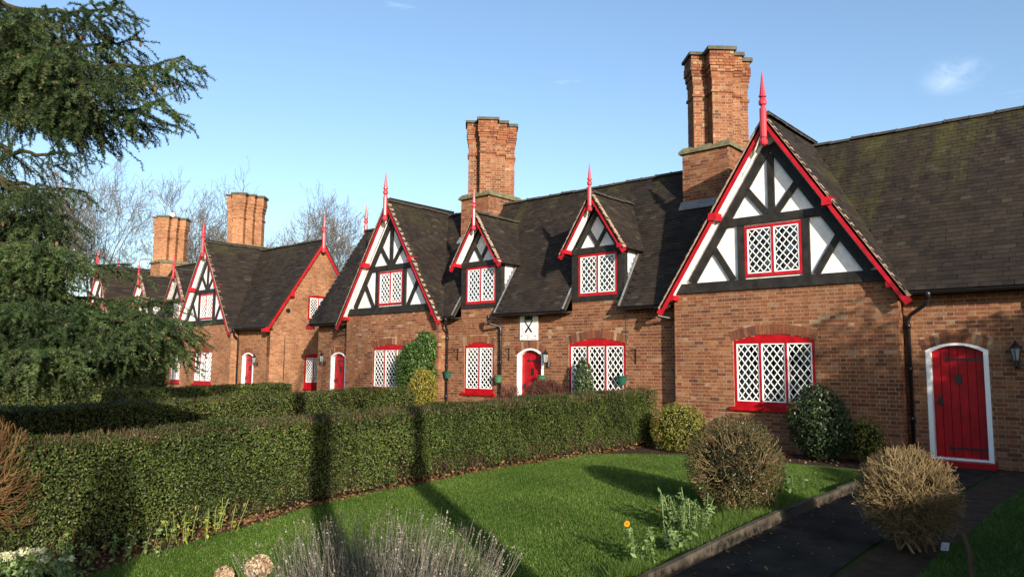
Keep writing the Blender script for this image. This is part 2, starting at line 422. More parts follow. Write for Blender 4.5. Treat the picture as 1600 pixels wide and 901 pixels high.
class Opening:
    def __init__(s, uc, w, z0, zs, rise=0.1, ring=0.21):
        s.uc, s.w, s.z0, s.zs, s.rise, s.ring = uc, w, z0, zs, rise, ring
    def top(s, u, extra=0.0):
        t = (u - s.uc) / (s.w / 2)
        return s.zs + s.rise * (1 - min(1, t * t)) + extra
    def cut(s, z, ring=True):
        """the interval of u this opening removes at height z, or None"""
        ex = s.ring if ring and s.rise > 0 else 0.0
        if z < s.z0: return None
        if z < s.zs: return (s.uc - s.w/2, s.uc + s.w/2)
        h = s.w/2 + (0.07 if ex else 0)
        if z < s.zs + ex * 0.98: return (s.uc - h, s.uc + h) if ex else None
        q = (z - ex - s.zs) / max(s.rise, 1e-4)
        if q >= 1: return None
        d = s.w/2 * math.sqrt(max(0, 1 - q))
        return (s.uc - d, s.uc + d)

def subtract(iv, cuts):
    out = [iv]
    for c in cuts:
        nxt = []
        for a, b in out:
            if c[1] <= a or c[0] >= b: nxt.append((a, b)); continue
            if c[0] > a: nxt.append((a, c[0]))
            if c[1] < b: nxt.append((c[1], b))
        out = nxt
    return out

COURSE = 0.075
def brick_courses(u0, u1, z0, z1, openings, phase=0):
    """Flemish bond; yields (ua, ub, za, zb)"""
    n = int(round((z1 - z0) / COURSE)); res = []
    hgt = (z1 - z0) / n
    for k in range(n):
        za, zb = z0 + k * hgt, z0 + (k + 1) * hgt
        cuts = [c for c in (o.cut((za + zb) / 2) for o in openings) if c]
        ivs = subtract((u0, u1), cuts)
        u = u0 - (0.17 if (k + phase) % 2 else 0.0) - 0.003; st = True
        while u < u1:
            w = 0.2225 if st else 0.1105
            for a, b in ivs:
                p, q = max(u, a), min(u + w, b)
                if q - p > 0.03: res.append((p, q, za, zb))
            u += w; st = not st
    return res

class Wall:
    """one brick face: frame(u,z,out) -> xyz"""
    def __init__(s, frame, u0, u1, z0, z1, openings=(), phase=0, extra=()):
        s.frame, s.u0, s.u1, s.z0, s.z1, s.op, s.phase, s.extra = frame, u0, u1, z0, z1, list(openings), phase, extra
    def backing(s, mb, depth, gap=0.012):
        n = int(math.ceil((s.z1 - s.z0) / 0.0375)); h = (s.z1 - s.z0) / n
        runs = []
        for k in range(n):
            z = s.z0 + (k + 0.5) * h
            ivs = tuple(subtract((s.u0, s.u1), [c for c in (o.cut(z, False) for o in s.op) if c]))
            if runs and runs[-1][0] == ivs: runs[-1][2] = s.z0 + (k + 1) * h
            else: runs.append([ivs, s.z0 + k * h, s.z0 + (k + 1) * h])
        for ivs, za, zb in runs:
            for a, b in ivs:
                if a == s.u0: a += 0.016
                if b == s.u1: b -= 0.016
                mb.prism([(a, za), (b, za), (b, zb), (a, zb)], s.frame, -depth, -gap)
    def bricks(s):
        return brick_courses(s.u0, s.u1, s.z0, s.z1, s.op, s.phase)

def box8(fr, a, b, za, zb, d0, d1, j=0.0):
    """five faced brick, front first"""
    o = d1 + rng.uniform(-0.002, 0.002); g = 0.0052
    a += g + rng.uniform(0, 0.002); b -= g + rng.uniform(0, 0.002); za += g; zb -= g + rng.uniform(0, 0.0015)
    tl = rng.uniform(-0.0015, 0.0015, 4)
    vs = [fr(a, za, o + tl[0]), fr(b, za, o + tl[1]), fr(b, zb, o + tl[2]), fr(a, zb, o + tl[3]),
          fr(a, za, d0), fr(b, za, d0), fr(b, zb, d0), fr(a, zb, d0)]
    return vs
BOX5 = [(0,1,2,3), (1,0,4,5), (2,1,5,6), (3,2,6,7), (0,3,7,4)]

def voussoirs(mb, op, frame, d0, d1, n=None):
    n = n or int(round((op.w + 0.12) / 0.078))
    us = np.linspace(op.uc - op.w/2 - 0.05, op.uc + op.w/2 + 0.05, n + 1)
    for i in range(n):
        a, b = us[i] + 0.005, us[i+1] - 0.005
        lean = ((a + b) / 2 - op.uc) / op.w * 0.10
        za, zb = op.top(a), op.top(b)
        vs = [frame(a, za, d1), frame(b, zb, d1), frame(b + lean, zb + op.ring - 0.012, d1), frame(a + lean, za + op.ring - 0.012, d1),
              frame(a, za, d0), frame(b, zb, d0), frame(b + lean, zb + op.ring - 0.012, d0), frame(a + lean, za + op.ring - 0.012, d0)]
        mb.add(vs, BOX5, 0.55 + rng.uniform(-0.25, 0.35))

def arch_poly(uc, w, z0, zs, rise, n=10, shrink=0.0):
    pts = [(uc - w/2, z0), (uc + w/2, z0)]
    for i in range(n + 1):
        u = uc + w/2 - w * i / n; t = (u - uc) / (w / 2)
        pts.append((u, zs + rise * (1 - t*t)))
    return pts

def clip_poly(poly, u0, u1, z0, z1):
    def clip(ps, f, inter):
        out = []
        for i in range(len(ps)):
            p, q = ps[i], ps[(i+1) % len(ps)]
            if f(p):
                out.append(p)
                if not f(q): out.append(inter(p, q))
            elif f(q): out.append(inter(p, q))
        return out
    def ix(c): return lambda p, q: (c, p[1] + (q[1]-p[1]) * (c - p[0]) / (q[0]-p[0]))
    def iz(c): return lambda p, q: (p[0] + (q[0]-p[0]) * (c - p[1]) / (q[1]-p[1]), c)
    for f, i in ((lambda p: p[0] >= u0, ix(u0)), (lambda p: p[0] <= u1, ix(u1)), (lambda p: p[1] >= z0, iz(z0)), (lambda p: p[1] <= z1, iz(z1))):
        if len(poly) < 3: return []
        poly = clip(poly, f, i)
    return poly

def lattice_light(par, fr, u0, u1, z0, z1, nu, nv, fine, d, rim=0.022):
    """a white casement with diamond glazing bars and its panes"""
    c = MB()
    c.prism([(u0, z0), (u1, z0), (u1, z0 + rim), (u0, z0 + rim)], fr, d - 0.03, d + 0.012)
    c.prism([(u0, z1 - rim), (u1, z1 - rim), (u1, z1), (u0, z1)], fr, d - 0.03, d + 0.012)
    c.prism([(u0, z0 + rim), (u0 + rim, z0 + rim), (u0 + rim, z1 - rim), (u0, z1 - rim)], fr, d - 0.03, d + 0.012)
    c.prism([(u1 - rim, z0 + rim), (u1, z0 + rim), (u1, z1 - rim), (u1 - rim, z1 - rim)], fr, d - 0.03, d + 0.012)
    c.build('casement', M['white_wood'], par)
    a, b, p, q = u0 + rim, u1 - rim, z0 + rim, z1 - rim
    du, dv = (b - a) / nu, (q - p) / nv
    lat = MB()
    bw = 0.0155
    k = -nv
    ex = math.hypot(du, dv)
    for s in (1, -1):
        for k in range(-nv - 1, nu + nv + 2):
            # line through (a+k*du, p) rising with slope s*dv/du
            x0 = a + k * du if s == 1 else a + k * du
            t0, t1 = 0.0, float(nv)
            X = lambda t: x0 + s * t * du
            # clip to a..b
            ta, tb = ((a - x0) / du, (b - x0) / du) if s == 1 else ((x0 - b) / du, (x0 - a) / du)
            t0, t1 = max(t0, ta), min(t1, tb)
            if t1 - t0 < 0.08: continue
            o = 0.003 if s == 1 else 0.0055
            lat.beam((X(t0), p + t0 * dv), (X(t1), p + t1 * dv), bw, fr, d - 0.012, d + o)
    lat.build('lattice', M['white_wood'], par)
    gd = d - 0.009
    if not fine:
        g = MB(); g.prism([(a, p), (b, p), (b, q), (a, q)], fr, gd - 0.004, gd); g.build('glass', M['glass'], par)
        return
    for i2 in range(0, 2 * nu + 1):
        for j2 in range(0, 2 * nv + 1):
            if (i2 + j2) % 2 == 0: continue
            cu, cv = a + i2 * du / 2, p + j2 * dv / 2
            poly = clip_poly([(cu - du/2, cv), (cu, cv - dv/2), (cu + du/2, cv), (cu, cv + dv/2)], a, b, p, q)
            if len(poly) < 3: continue
            g = MB(); tx, ty = rng.normal(0, 0.022, 2)
            ffr = lambda u, z, o, cu=cu, cv=cv, tx=tx, ty=ty: fr(u, z, o + (u - cu) * tx + (z - cv) * ty)
            g.prism(poly, ffr, gd - 0.003, gd)
            g.build('pane', M['glass'], par)

def window(par, fr, uc, w, z0, zs, rise, lights, lz0, lz1, nu, nv, fine=False, sill=True, curtains=(), d=-0.035, lw=None, name='window', depth=0.30, red='red', label=None):
    """red frame with an arched head, one mesh, then casements, panes, sill and curtain as sub-parts"""
    f = MB(); d0, d1 = d - 0.06, d + 0.02
    jw = 0.055
    cw = (w - 2 * jw - (lights - 1) * 0.04) / lights
    f.prism([(uc - w/2, lz1), (uc + w/2, lz1)] + arch_poly(uc, w, 0, zs, rise)[2:], fr, d0, d1)
    f.prism([(uc - w/2, z0), (uc + w/2, z0), (uc + w/2, lz0), (uc - w/2, lz0)], fr, d0, d1)
    f.prism([(uc - w/2, lz0), (uc - w/2 + jw, lz0), (uc - w/2 + jw, lz1), (uc - w/2, lz1)], fr, d0, d1)
    f.prism([(uc + w/2 - jw, lz0), (uc + w/2, lz0), (uc + w/2, lz1), (uc + w/2 - jw, lz1)], fr, d0, d1)
    u = uc - w/2 + jw
    spans = []
    for i in range(lights):
        spans.append((u, u + cw)); u += cw
        if i < lights - 1:
            f.prism([(u, lz0), (u + 0.04, lz0), (u + 0.04, lz1), (u, lz1)], fr, d0, d1 + 0.004); u += 0.04
    win = f.build(name, M[red], par, label=label)
    if sill:
        s = MB(); s.prism([(uc - w/2 - 0.07, z0 - 0.055), (uc + w/2 + 0.07, z0 - 0.055), (uc + w/2 + 0.07, z0 + 0.02), (uc - w/2 - 0.07, z0 + 0.02)], fr, d1 - 0.005, d1 + 0.085)
        s.build('sill', M[red], win)
    for a, b in spans: lattice_light(win, fr, a + 0.003, b - 0.003, lz0 + 0.003, lz1 - 0.003, nu, nv, fine, d)
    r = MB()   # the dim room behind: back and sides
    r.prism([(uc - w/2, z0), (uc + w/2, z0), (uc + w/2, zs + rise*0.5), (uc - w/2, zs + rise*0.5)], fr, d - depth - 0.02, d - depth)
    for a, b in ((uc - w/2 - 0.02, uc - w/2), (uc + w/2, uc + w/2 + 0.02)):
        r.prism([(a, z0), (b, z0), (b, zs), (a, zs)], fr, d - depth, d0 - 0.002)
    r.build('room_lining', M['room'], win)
    for a, b, za, zb in curtains:
        c = MB(); n = max(6, int((b - a) / 0.035)); us = np.linspace(uc + a, uc + b, n + 1)
        off = 0.012 * np.sin(np.arange(n + 1) * 1.9 + uc) + rng.normal(0, 0.003, n + 1)
        vs = [fr(us[i], za, d - 0.085 + off[i]) for i in range(n+1)] + [fr(us[i], zb, d - 0.085 + off[i]) for i in range(n+1)]
        c.add(vs, [(i, i+1, n+2+i, n+1+i) for i in range(n)])
        c.build('curtain', M['curtain'], win, smooth=True)
    return win

def door(par, fr, uc, w, z0, zs, rise, recess=0.12, label=None):
    """red plank door in a white arched frame"""
    fwid = 0.075
    lw = w - 2 * fwid
    core = MB(); core.prism(arch_poly(uc, lw + 0.02, z0, zs - 0.03, rise * 0.9), fr, -recess - 0.05, -recess - 0.02)
    dr = core.build('door', M['red'], par, label=label)
    k = 6; pw = lw / k
    for i in range(k):
        a = uc - lw/2 + i * pw; b = a + pw
        tp = lambda u: zs - 0.03 + rise * 0.9 * (1 - ((u - uc) / (lw / 2 + 0.01))**2)
        e = 0.006
        p = MB(); p.prism([(a + e, z0 + 0.02), (b - e, z0 + 0.02), (b - e, tp(b - e)), ((a+b)/2, tp((a+b)/2)), (a + e, tp(a + e))], fr, -recess - 0.02, -recess + 0.004)
        p.build('plank', M['red'], dr)
    f = MB()
    outer = arch_poly(uc, w, z0, zs, rise, 12)[2:]; inner = arch_poly(uc, lw, z0, zs - 0.03, rise * 0.9, 12)[2:]
    for i in range(len(outer) - 1):
        f.prism([outer[i], outer[i+1], inner[i+1], inner[i]], fr, -recess - 0.05, 0.006)
    f.prism([(uc - w/2, z0), (uc - lw/2, z0), (uc - lw/2, zs - 0.03), (uc - w/2, zs)], fr, -recess - 0.05, 0.006)
    f.prism([(uc + lw/2, z0), (uc + w/2, z0), (uc + w/2, zs), (uc + lw/2, zs - 0.03)], fr, -recess - 0.05, 0.006)
    f.prism([(uc - lw/2, z0), (uc + lw/2, z0), (uc + lw/2, z0 + 0.035), (uc - lw/2, z0 + 0.035)], fr, -recess - 0.05, -0.01)
    f.build('door_frame', M['white_wood'], dr)
    st = MB(); st.prism([(uc - w/2 - 0.05, 0.0), (uc + w/2 + 0.05, 0.0), (uc + w/2 + 0.05, z0 - 0.004), (uc - w/2 - 0.05, z0 - 0.004)], fr, -recess, 0.20)
    st.build('doorstep', M['red'], dr)
    o = -recess + 0.005
    for zz in (zs - 0.16, z0 + 0.20):
        h = MB(); h.prism([(uc - lw*0.18, zz - 0.016), (uc + lw/2 - 0.01, zz - 0.022), (uc + lw/2 - 0.01, zz + 0.022), (uc - lw*0.18, zz + 0.016)], fr, o - 0.002, o + 0.008)
        h.prism([(uc - lw*0.26, zz), (uc - lw*0.2, zz - 0.05), (uc - lw*0.15, zz), (uc - lw*0.2, zz + 0.05)], fr, o - 0.002, o + 0.010)
        h.build('strap_hinge', M['iron'], dr)
    g = MB(); g.prism([(uc - 0.045, z0 + 1.32), (uc + 0.045, z0 + 1.32), (uc + 0.045, z0 + 1.50), (uc - 0.045, z0 + 1.50)], fr, o, o + 0.02); g.build('spy_grille', M['iron'], dr)
    kb = MB(); kb.prism([(uc - lw*0.41, z0 + 0.94), (uc - lw*0.33, z0 + 0.94), (uc - lw*0.33, z0 + 1.10), (uc - lw*0.41, z0 + 1.10)], fr, o, o + 0.012)
    c = fr(uc - lw*0.37, z0 + 1.03, o + 0.05)
    ring = [(c[0] + 0.045 * math.cos(t), c[1] + 0.0, c[2] - 0.03 + 0.045 * math.sin(t)) for t in np.linspace(0, 2*math.pi, 11)]
    kb.tube(ring, 0.008, 5); kb.build('door_handle', M['iron'], dr)
    return dr

def finial(par, x, y, z0, sc):
    prof = [(0.02, 0.0), (0.075, 0.03), (0.095, 0.09), (0.07, 0.16), (0.055, 0.19), (0.075, 0.20), (0.075, 0.86), (0.05, 0.88), (0.045, 0.92),
            (0.085, 0.96), (0.092, 1.02), (0.07, 1.08), (0.045, 1.11), (0.085, 1.13), (0.085, 1.16), (0.065, 1.18), (0.012, 1.68), (0.004, 1.72)]
    m = MB(); m.lathe([(r * sc, z0 + z * sc) for r, z in prof], x, y, 10)
    return m.build('finial', M['pinkred'], par)

def tile_quad(mb, c, ax, dn, nrm, w, ln, th, tint):
    """a plain clay tile; c = centre of its lower edge, ax along the course, dn down the slope"""
    lift0, lift1 = 0.004, 0.016 + th
    a0 = c - ax * w/2; a1 = c + ax * w/2; b0 = a0 - dn * ln; b1 = a1 - dn * ln
    tw = rng.normal(0, 0.0035, 2)
    vs = [a0 + nrm * (lift1 + tw[0]), a1 + nrm * (lift1 + tw[1]), b1 + nrm * (lift0 + th), b0 + nrm * (lift0 + th),
          a0 + nrm * (lift1 - th + tw[0]), a1 + nrm * (lift1 - th + tw[1]), b1 + nrm * lift0, b0 + nrm * lift0]
    mb.add(vs, [(0,1,2,3), (1,0,4,5), (2,1,5,6), (0,3,7,4)], tint)

def terrace(name, label, near, cx, xl, xr, bays, dormers, chimneys, wins, doors, group):
    """cx.. world x; bays, dormers: list of x; chimneys: list of left x"""
    root = empty(name, (cx, 2.1, 0.0), label, 'cottage row', group)
    rr = np.random.default_rng(3)
    br_mat = M['brick'] if near else M['brick_far']
    F0 = front(0.0); FB = front(-BAY_D)
    mortar = MB(); brick_boxes = []           # (verts8, tint, dist, kind)
    walls = []
    ops_main = []; ops_bay = {b: [] for b in bays}
    for wn in wins:
        op = Opening(wn['x'], wn['w'] + 0.004, wn['z0'], wn['zs'], wn['rise'])
        (ops_bay[wn['bay']] if wn.get('bay') is not None else ops_main).append(op)
    for dr in doors: ops_main.append(Opening(dr['x'], dr['w'] + 0.004, dr['z0'] - 0.2, dr['zs'], dr['rise']))
    BH = 2.30
    segs = []; x = xl
    for b in sorted(bays):
        segs.append((x, b - BH + 0.0)); x = b + BH
    segs.append((x, xr))
    ztop = 3.36
    for a, b in segs:
        ops = [o for o in ops_main if a - 0.3 < o.uc < b + 0.3]
        walls.append(Wall(F0, a, b, 0.0, 3.075, ops))
    for d in dormers: walls.append(Wall(F0, d - 0.80, d + 0.80, 3.075, 3.30))
    for b in bays:
        walls.append(Wall(FB, b - BH, b + BH, 0.0, 3.30, ops_bay[b]))
        walls.append(Wall(lambda u, z, o, b=b: (b + BH + o, u, z), -BAY_D + 0.105, 0.0, 0.0, 3.075, (), 1))
        walls.append(Wall(lambda u, z, o, b=b: (b - BH - o, -u, z), 0.0, BAY_D - 0.105, 0.0, 3.075, (), 1))
    vs_mb = MB()
    for w in walls:
        w.backing(mortar, 0.22, 0.0045 if near else 0.0)
        if near:
            for a, b, za, zb in w.bricks():
                vs = box8(w.frame, a, b, za, zb, -0.10, 0.0)
                brick_boxes.append((np.array(vs), (a, b, za, zb, w)))
    for w in walls:
        for o in w.op:
            if o.rise > 0: voussoirs(vs_mb, o, w.frame, -0.09, 0.004)
    # gable ends of the row
    for xe, s in ((xl, -1), (xr, 1)):
        fr = (lambda u, z, o, xe=xe, s=s: (xe + s * o, u if s > 0 else -u, z))
        y0, y1 = 0.0, 2 * RIDGE_Y
        endop = []
        pent = [(y0, 0), (y1, 0), (y1, 3.08), (RIDGE_Y, RIDGE_Z - 0.13), (y0, 3.45)] if s > 0 else [(-y1, 0), (-y0, 0), (-y0, 3.45), (-RIDGE_Y, RIDGE_Z - 0.13), (-y1, 3.08)]
        g = MB(); g.prism(pent, fr, -0.24, 0.002)
        g.build('end_wall', M['brick_far'], root)
    bw = MB(); bw.box(xl, xr, 2*RIDGE_Y - 0.24, 2*RIDGE_Y - 0.003, 0, 3.05); bw.build('rear_wall', M['brick_far'], root)
    # choose the bricks that show largest in the frame
    if near:
        score = []
        for i, (vs, inf) in enumerate(brick_boxes):
            c = vs.mean(0); px, py, dd = project(c)
            ok = 0 < px < 1600 and 0 < py < 700 and inf[4].frame in (F0, FB) and (inf[1] - inf[0]) > 0.2 and c[2] > 0.75
            score.append(dd if ok else 1e6 + i)
        order = np.argsort(score)
        single = set(order[:300].tolist())
        rest = MB(); proto = None
        for i, (vs, inf) in enumerate(brick_boxes):
            if i in single:
                a, b, za, zb, w = inf
                c = np.array(w.frame((a + b) / 2, (za + zb) / 2, 0.0))
                if proto is None:
                    local = np.array(box8(front(0.0), -0.111, 0.111, -0.0375, 0.0375, -0.10, 0.0))
                    protos = []
                    for q in range(4):
                        local = np.array(box8(front(0.0), -0.111, 0.111, -0.0372, 0.0372, -0.10, 0.0))
                        me = bpy.data.meshes.new('brick'); me.from_pydata(local.tolist(), [], BOX5); me.materials.append(br_mat); protos.append(me)
                    proto = True
                o = bpy.data.objects.new('brick', protos[i % 4]); link(o, root)
                o.location = c - WORG[root.name]; o.scale = ((b - a) / 0.222, 1, 1)
            else: rest.add(vs, BOX5, rr.random())
        rest.build('brickwork', br_mat, root, kind='stuff')
    mo = mortar.build('wall', M['mortar'] if near else br_mat, root)
    vs_mb.build('brick_arches', M['brick'], root, kind='stuff')

    # ---------------- roof
    slab = MB()
    T = 0.06
    def slab_quad(pts, nrm):
        pts = np.array(pts, float); q = pts - np.array(nrm) * T
        slab.add(np.vstack([pts, q]), [(0,1,2,3), (7,6,5,4), (1,0,4,5), (2,1,5,6), (3,2,6,7), (0,3,7,4)])
    nM = np.array([0, -PITCH_T, 1.0]); nM /= np.linalg.norm(nM)
    VO = 0.22
    marks = [(xl - VO, 'v')]
    cuts = sorted([(b - BH, b + BH, 0.05) for b in bays] + [(d - 0.80, d + 0.80, 0.66) for d in dormers])
    x = xl - VO
    for a, b, yy in cuts + [(xr + VO, xr + VO, 0)]:
        slab_quad([(x, EAVE_Y, EAVE_Z), (a, EAVE_Y, EAVE_Z), (a, RIDGE_Y, RIDGE_Z), (x, RIDGE_Y, RIDGE_Z)], nM)
        if b > a: slab_quad([(a, yy, zroof(yy)), (b, yy, zroof(yy)), (b, RIDGE_Y, RIDGE_Z), (a, RIDGE_Y, RIDGE_Z)], nM)
        x = b
    nB = np.array([0, PITCH_T, 1.0]); nB /= np.linalg.norm(nB)
    slab_quad([(xr + VO, 2*RIDGE_Y - EAVE_Y, EAVE_Z), (xl - VO, 2*RIDGE_Y - EAVE_Y, EAVE_Z), (xl - VO, RIDGE_Y, RIDGE_Z), (xr + VO, RIDGE_Y, RIDGE_Z)], nB)
    BARGE_Y = -BAY_D - 0.26
    GF = 2.52                                        # half width of the bay roof at its foot
    GZ0 = RIDGE_Z - PITCH_T * GF
    DZ, DHW, DY = 6.0, 0.97, -0.30                   # dormer ridge height, half width, front of its verge
    gables = [(b, RIDGE_Z + 0.09, GF, BARGE_Y) for b in bays] + [(d, DZ, DHW, DY) for d in dormers]
    for gx, gz_, hw, y0 in gables:
        for s in (-1, 1):
            n = np.array([s * PITCH_T, 0, 1.0]); n /= np.linalg.norm(n)
            zf = gz_ - PITCH_T * hw
            yf = EAVE_Y + (zf - EAVE_Z) / PITCH_T + 0.03; yr = EAVE_Y + (gz_ - EAVE_Z) / PITCH_T + 0.03
            yf = max(yf, y0 + 0.25)
            p = [(gx + s*hw, y0, zf), (gx + s*hw, yf, zf), (gx, yr, gz_), (gx, y0, gz_)]
            if s < 0: p = p[::-1]
            slab_quad(p, n)
    slab.build('roof', M['tile'], root)
    # tiles
    tiles = []
    GAUGE = 0.100; TW = 0.168
    sl = math.hypot(1, PITCH_T)
    up_m = np.array([0, 1/sl, PITCH_T/sl]); ax_m = np.array([1.0, 0, 0])
    def bay_top(x):
        z = -1
        for gx, gz_, hw, y0 in gables:
            if abs(x - gx) < hw: z = max(z, gz_ - PITCH_T * abs(x - gx))
        return z
    ncourse = int(RIDGE_Y - EAVE_Y) and int((RIDGE_Y - EAVE_Y) * sl / GAUGE)
    strips = MB()
    dorm_ranges = [(d - 0.80, d + 0.80) for d in dormers]; bay_ranges = [(b - BH, b + BH) for b in bays]
    if near:
        for k in range(ncourse + 1):
            base = np.array([0, EAVE_Y, EAVE_Z]) + up_m * (k * GAUGE - 0.03)
            xx = xl - VO + (TW / 2 if k % 2 else TW)
            while xx < xr + VO:
                c = base + ax_m * (xx + rr.normal(0, 0.003)); xx += TW
                z = c[2] + 0.06
                if z < bay_top(c[0]) - 0.05: continue
                if any(a - 0.02 < c[0] < b + 0.02 for a, b in dorm_ranges) and z < 4.6: continue
                c = c + nM * (0.010 + 0.010 * math.sin(c[0] * 0.9 + 1.7 * c[1]) * math.sin(c[2] * 1.3 + 0.5 * c[0]))
                tiles.append((c, ax_m, -up_m, nM))
        for gx, gz_, hw, y0 in gables:
            for s in (-1, 1):
                upv = np.array([-s/sl, 0, PITCH_T/sl]); n = np.array([s * PITCH_T, 0, 1.0]); n /= np.linalg.norm(n)
                ax = np.array([0, 1.0 * s, 0])
                nc = int(hw * sl / GAUGE)
                for k in range(nc + 1):
                    base = np.array([gx + s * hw, 0, gz_ - PITCH_T * hw]) + upv * (k * GAUGE - 0.02)
                    yy = y0 - 0.02 + (TW / 2 if k % 2 else TW*0.99)
                    ymax = EAVE_Y + (base[2] + 0.05 - EAVE_Z) / PITCH_T + 0.12
                    ymax = max(ymax, y0 + 0.3)
                    while yy < ymax:
                        tiles.append((base + np.array([0, yy + rr.normal(0, 0.003), 0]), ax, -upv, n)); yy += TW
        # the largest on the front slope as single tiles
        sc = []
        for i, (c, ax, dn, n) in enumerate(tiles):
            px, py, dd = project(c); ok = n is nM and 1290 < px < 1598 and 150 < py < 446
            sc.append(dd if ok else 1e6 + i)
        single = set(np.argsort(sc)[:300].tolist())
        pm = []
        for q in range(4):
            t = MB(); tile_quad(t, np.zeros(3), ax_m, -up_m, nM, TW - 0.004, 0.155, 0.012, 0.0)
            me = bpy.data.meshes.new('roof_tile'); me.from_pydata(np.concatenate(t.v).tolist(), [], t.f); me.materials.append(M['tile']); pm.append(me)
        rest = MB()
        for i, (c, ax, dn, n) in enumerate(tiles):
            if i in single:
                o = bpy.data.objects.new('roof_tile', pm[i % 4]); link(o, root); o.location = c - WORG[root.name]
            else: tile_quad(rest, c, ax, dn, n, TW - 0.004, 0.155, 0.012, rr.random())
        rest.build('roof_tiling', M['tile'], root, kind='stuff')
    else:
        for k in range(ncourse + 1):
            base = np.array([0, EAVE_Y, EAVE_Z]) + up_m * (k * GAUGE - 0.03)
            edges = [xl - VO]; x = xl - VO; NS = 60
            for i in range(NS):
                xa = xl - VO + (xr - xl + 2*VO) * i / NS; xb = xa + (xr - xl + 2*VO) / NS
                xm = (xa + xb) / 2
                if base[2] + 0.06 < bay_top(xm) - 0.1: continue
                if any(a - 0.02 < xm < b + 0.02 for a, b in dorm_ranges) and base[2] < 4.55: continue
                tile_quad(strips, base + ax_m * xm, ax_m, -up_m, nM, xb - xa, 0.15, 0.012, rr.random())
        for gx, gz_, hw, y0 in gables:
            for s in (-1, 1):
                upv = np.array([-s/sl, 0, PITCH_T/sl]); n = np.array([s * PITCH_T, 0, 1.0]); n /= np.linalg.norm(n)
                for k in range(int(hw * sl / GAUGE) + 1):
                    base = np.array([gx + s * hw, 0, gz_ - PITCH_T * hw]) + upv * (k * GAUGE - 0.02)
                    ymax = max(EAVE_Y + (base[2] + 0.05 - EAVE_Z) / PITCH_T + 0.12, y0 + 0.3); yy = y0
                    while yy < ymax:
                        tile_quad(strips, base + np.array([0, yy + 0.17, 0]), np.array([0, 1.0*s, 0]), -upv, n, 0.34, 0.15, 0.012, rr.random()); yy += 0.34
        strips.build('roof_tiling', M['tile'], root, kind='stuff')
    # ridge tiles
    def ridge_run(p0, d, total, up_, piece=0.45):
        n = max(1, int(round(total / piece))); ln = total / n
        d = np.array(d, float); side = np.cross(d, [0, 0, 1.0])
        for i in range(n):
            a = np.array(p0, float) + d * (i * ln); r0, r1 = 0.105, 0.112
            vs = []; jz = rr.normal(0, 0.007) + 0.014 * math.sin(a[0] * 0.75 + 0.4) - 0.006
            for t, r in ((0.0, r1), (ln - 0.004, r0)):
                for k in range(7):
                    th = math.pi * (0.08 + 0.84 * k / 6)
                    vs.append(a + d * t + side * (r * 1.05 * math.cos(th)) + np.array([0, 0, r * math.sin(th) - 0.05 + jz]))
            fs = [[k, k+1, 8+k, 7+k] for k in range(6)] + [list(range(7))[::-1], list(range(7, 14))]
            m = MB(); m.add(vs, fs, rr.random())
            m.tube([a + d * 0.015 + side * (0.115 * math.cos(math.pi * (0.1 + 0.8 * k / 6))) + np.array([0, 0, 0.115 * math.sin(math.pi * (0.1 + 0.8*k/6)) - 0.05 + jz]) for k in range(7)], 0.014, 4)
            m.build('ridge_tile', M['ridge'], root)
    ridge_run((xl - VO, RIDGE_Y, RIDGE_Z + 0.02), (1, 0, 0), xr - xl + 2*VO, None, 0.46 if near else 0.9)
    for gx, gz_, hw, y0 in gables:
        yr = EAVE_Y + (gz_ - EAVE_Z) / PITCH_T
        ridge_run((gx, y0 + 0.05, gz_ + 0.015), (0, 1, 0), yr - y0 - 0.02, None, 0.42 if near else 0.8)
    # gable end verges with red barge boards
    for xe, s in ((xl, -1), (xr, 1)):
        xo = xe + s * (VO - 0.02)
        fr = (lambda u, z, o, xo=xo, s=s: (xo + s * o, u if s > 0 else -u, z))
        for sy in (-1, 1):
            yf = RIDGE_Y + sy * (RIDGE_Y - EAVE_Y - 0.02); 
            p0 = (RIDGE_Y if s > 0 else -RIDGE_Y, RIDGE_Z - 0.15); p1 = (yf if s > 0 else -yf, EAVE_Z - 0.12)
            m = MB(); m.beam(p0, p1, 0.15, fr, -0.035, 0.012); m.build('bargeboard', M['red_trim'], root)
            m = MB(); m.beam((p0[0], p0[1] + 0.115), (p1[0], p1[1] + 0.115), 0.07, fr, -0.10, 0.004); m.build('verge_bedding', M['verge'], root)
            m = MB(); m.beam((p0[0], p0[1]-0.02), (p1[0], p1[1]-0.02), 0.03, fr, -VO, -0.04); m.build('soffit', M['white'], root)
            ym = RIDGE_Y + sy * (RIDGE_Y - EAVE_Y) * 0.56; zm = RIDGE_Z - 0.3 - PITCH_T * (RIDGE_Y - EAVE_Y) * 0.56
            u = ym if s > 0 else -ym
            m = MB(); m.prism([(u - 0.09, zm - 0.08), (u + 0.09, zm - 0.08), (u + 0.09, zm + 0.10), (u - 0.09, zm + 0.10)], fr, -VO, 0.05); m.build('purlin_end', M['red_trim'], root)
            u2 = yf if s > 0 else -yf
            m = MB(); m.prism([(u2 - 0.1, EAVE_Z - 0.2), (u2 + 0.1, EAVE_Z - 0.2), (u2 + 0.1, EAVE_Z - 0.06), (u2 - 0.1, EAVE_Z - 0.06)], fr, -VO, 0.04); m.build('purlin_end', M['red_trim'], root)
        finial(root, xo + s * 0.03, RIDGE_Y, RIDGE_Z - 0.55, 0.95)

    # ---------------- half timbered bay gables
    TIE0, TIE1 = 3.30, 3.50
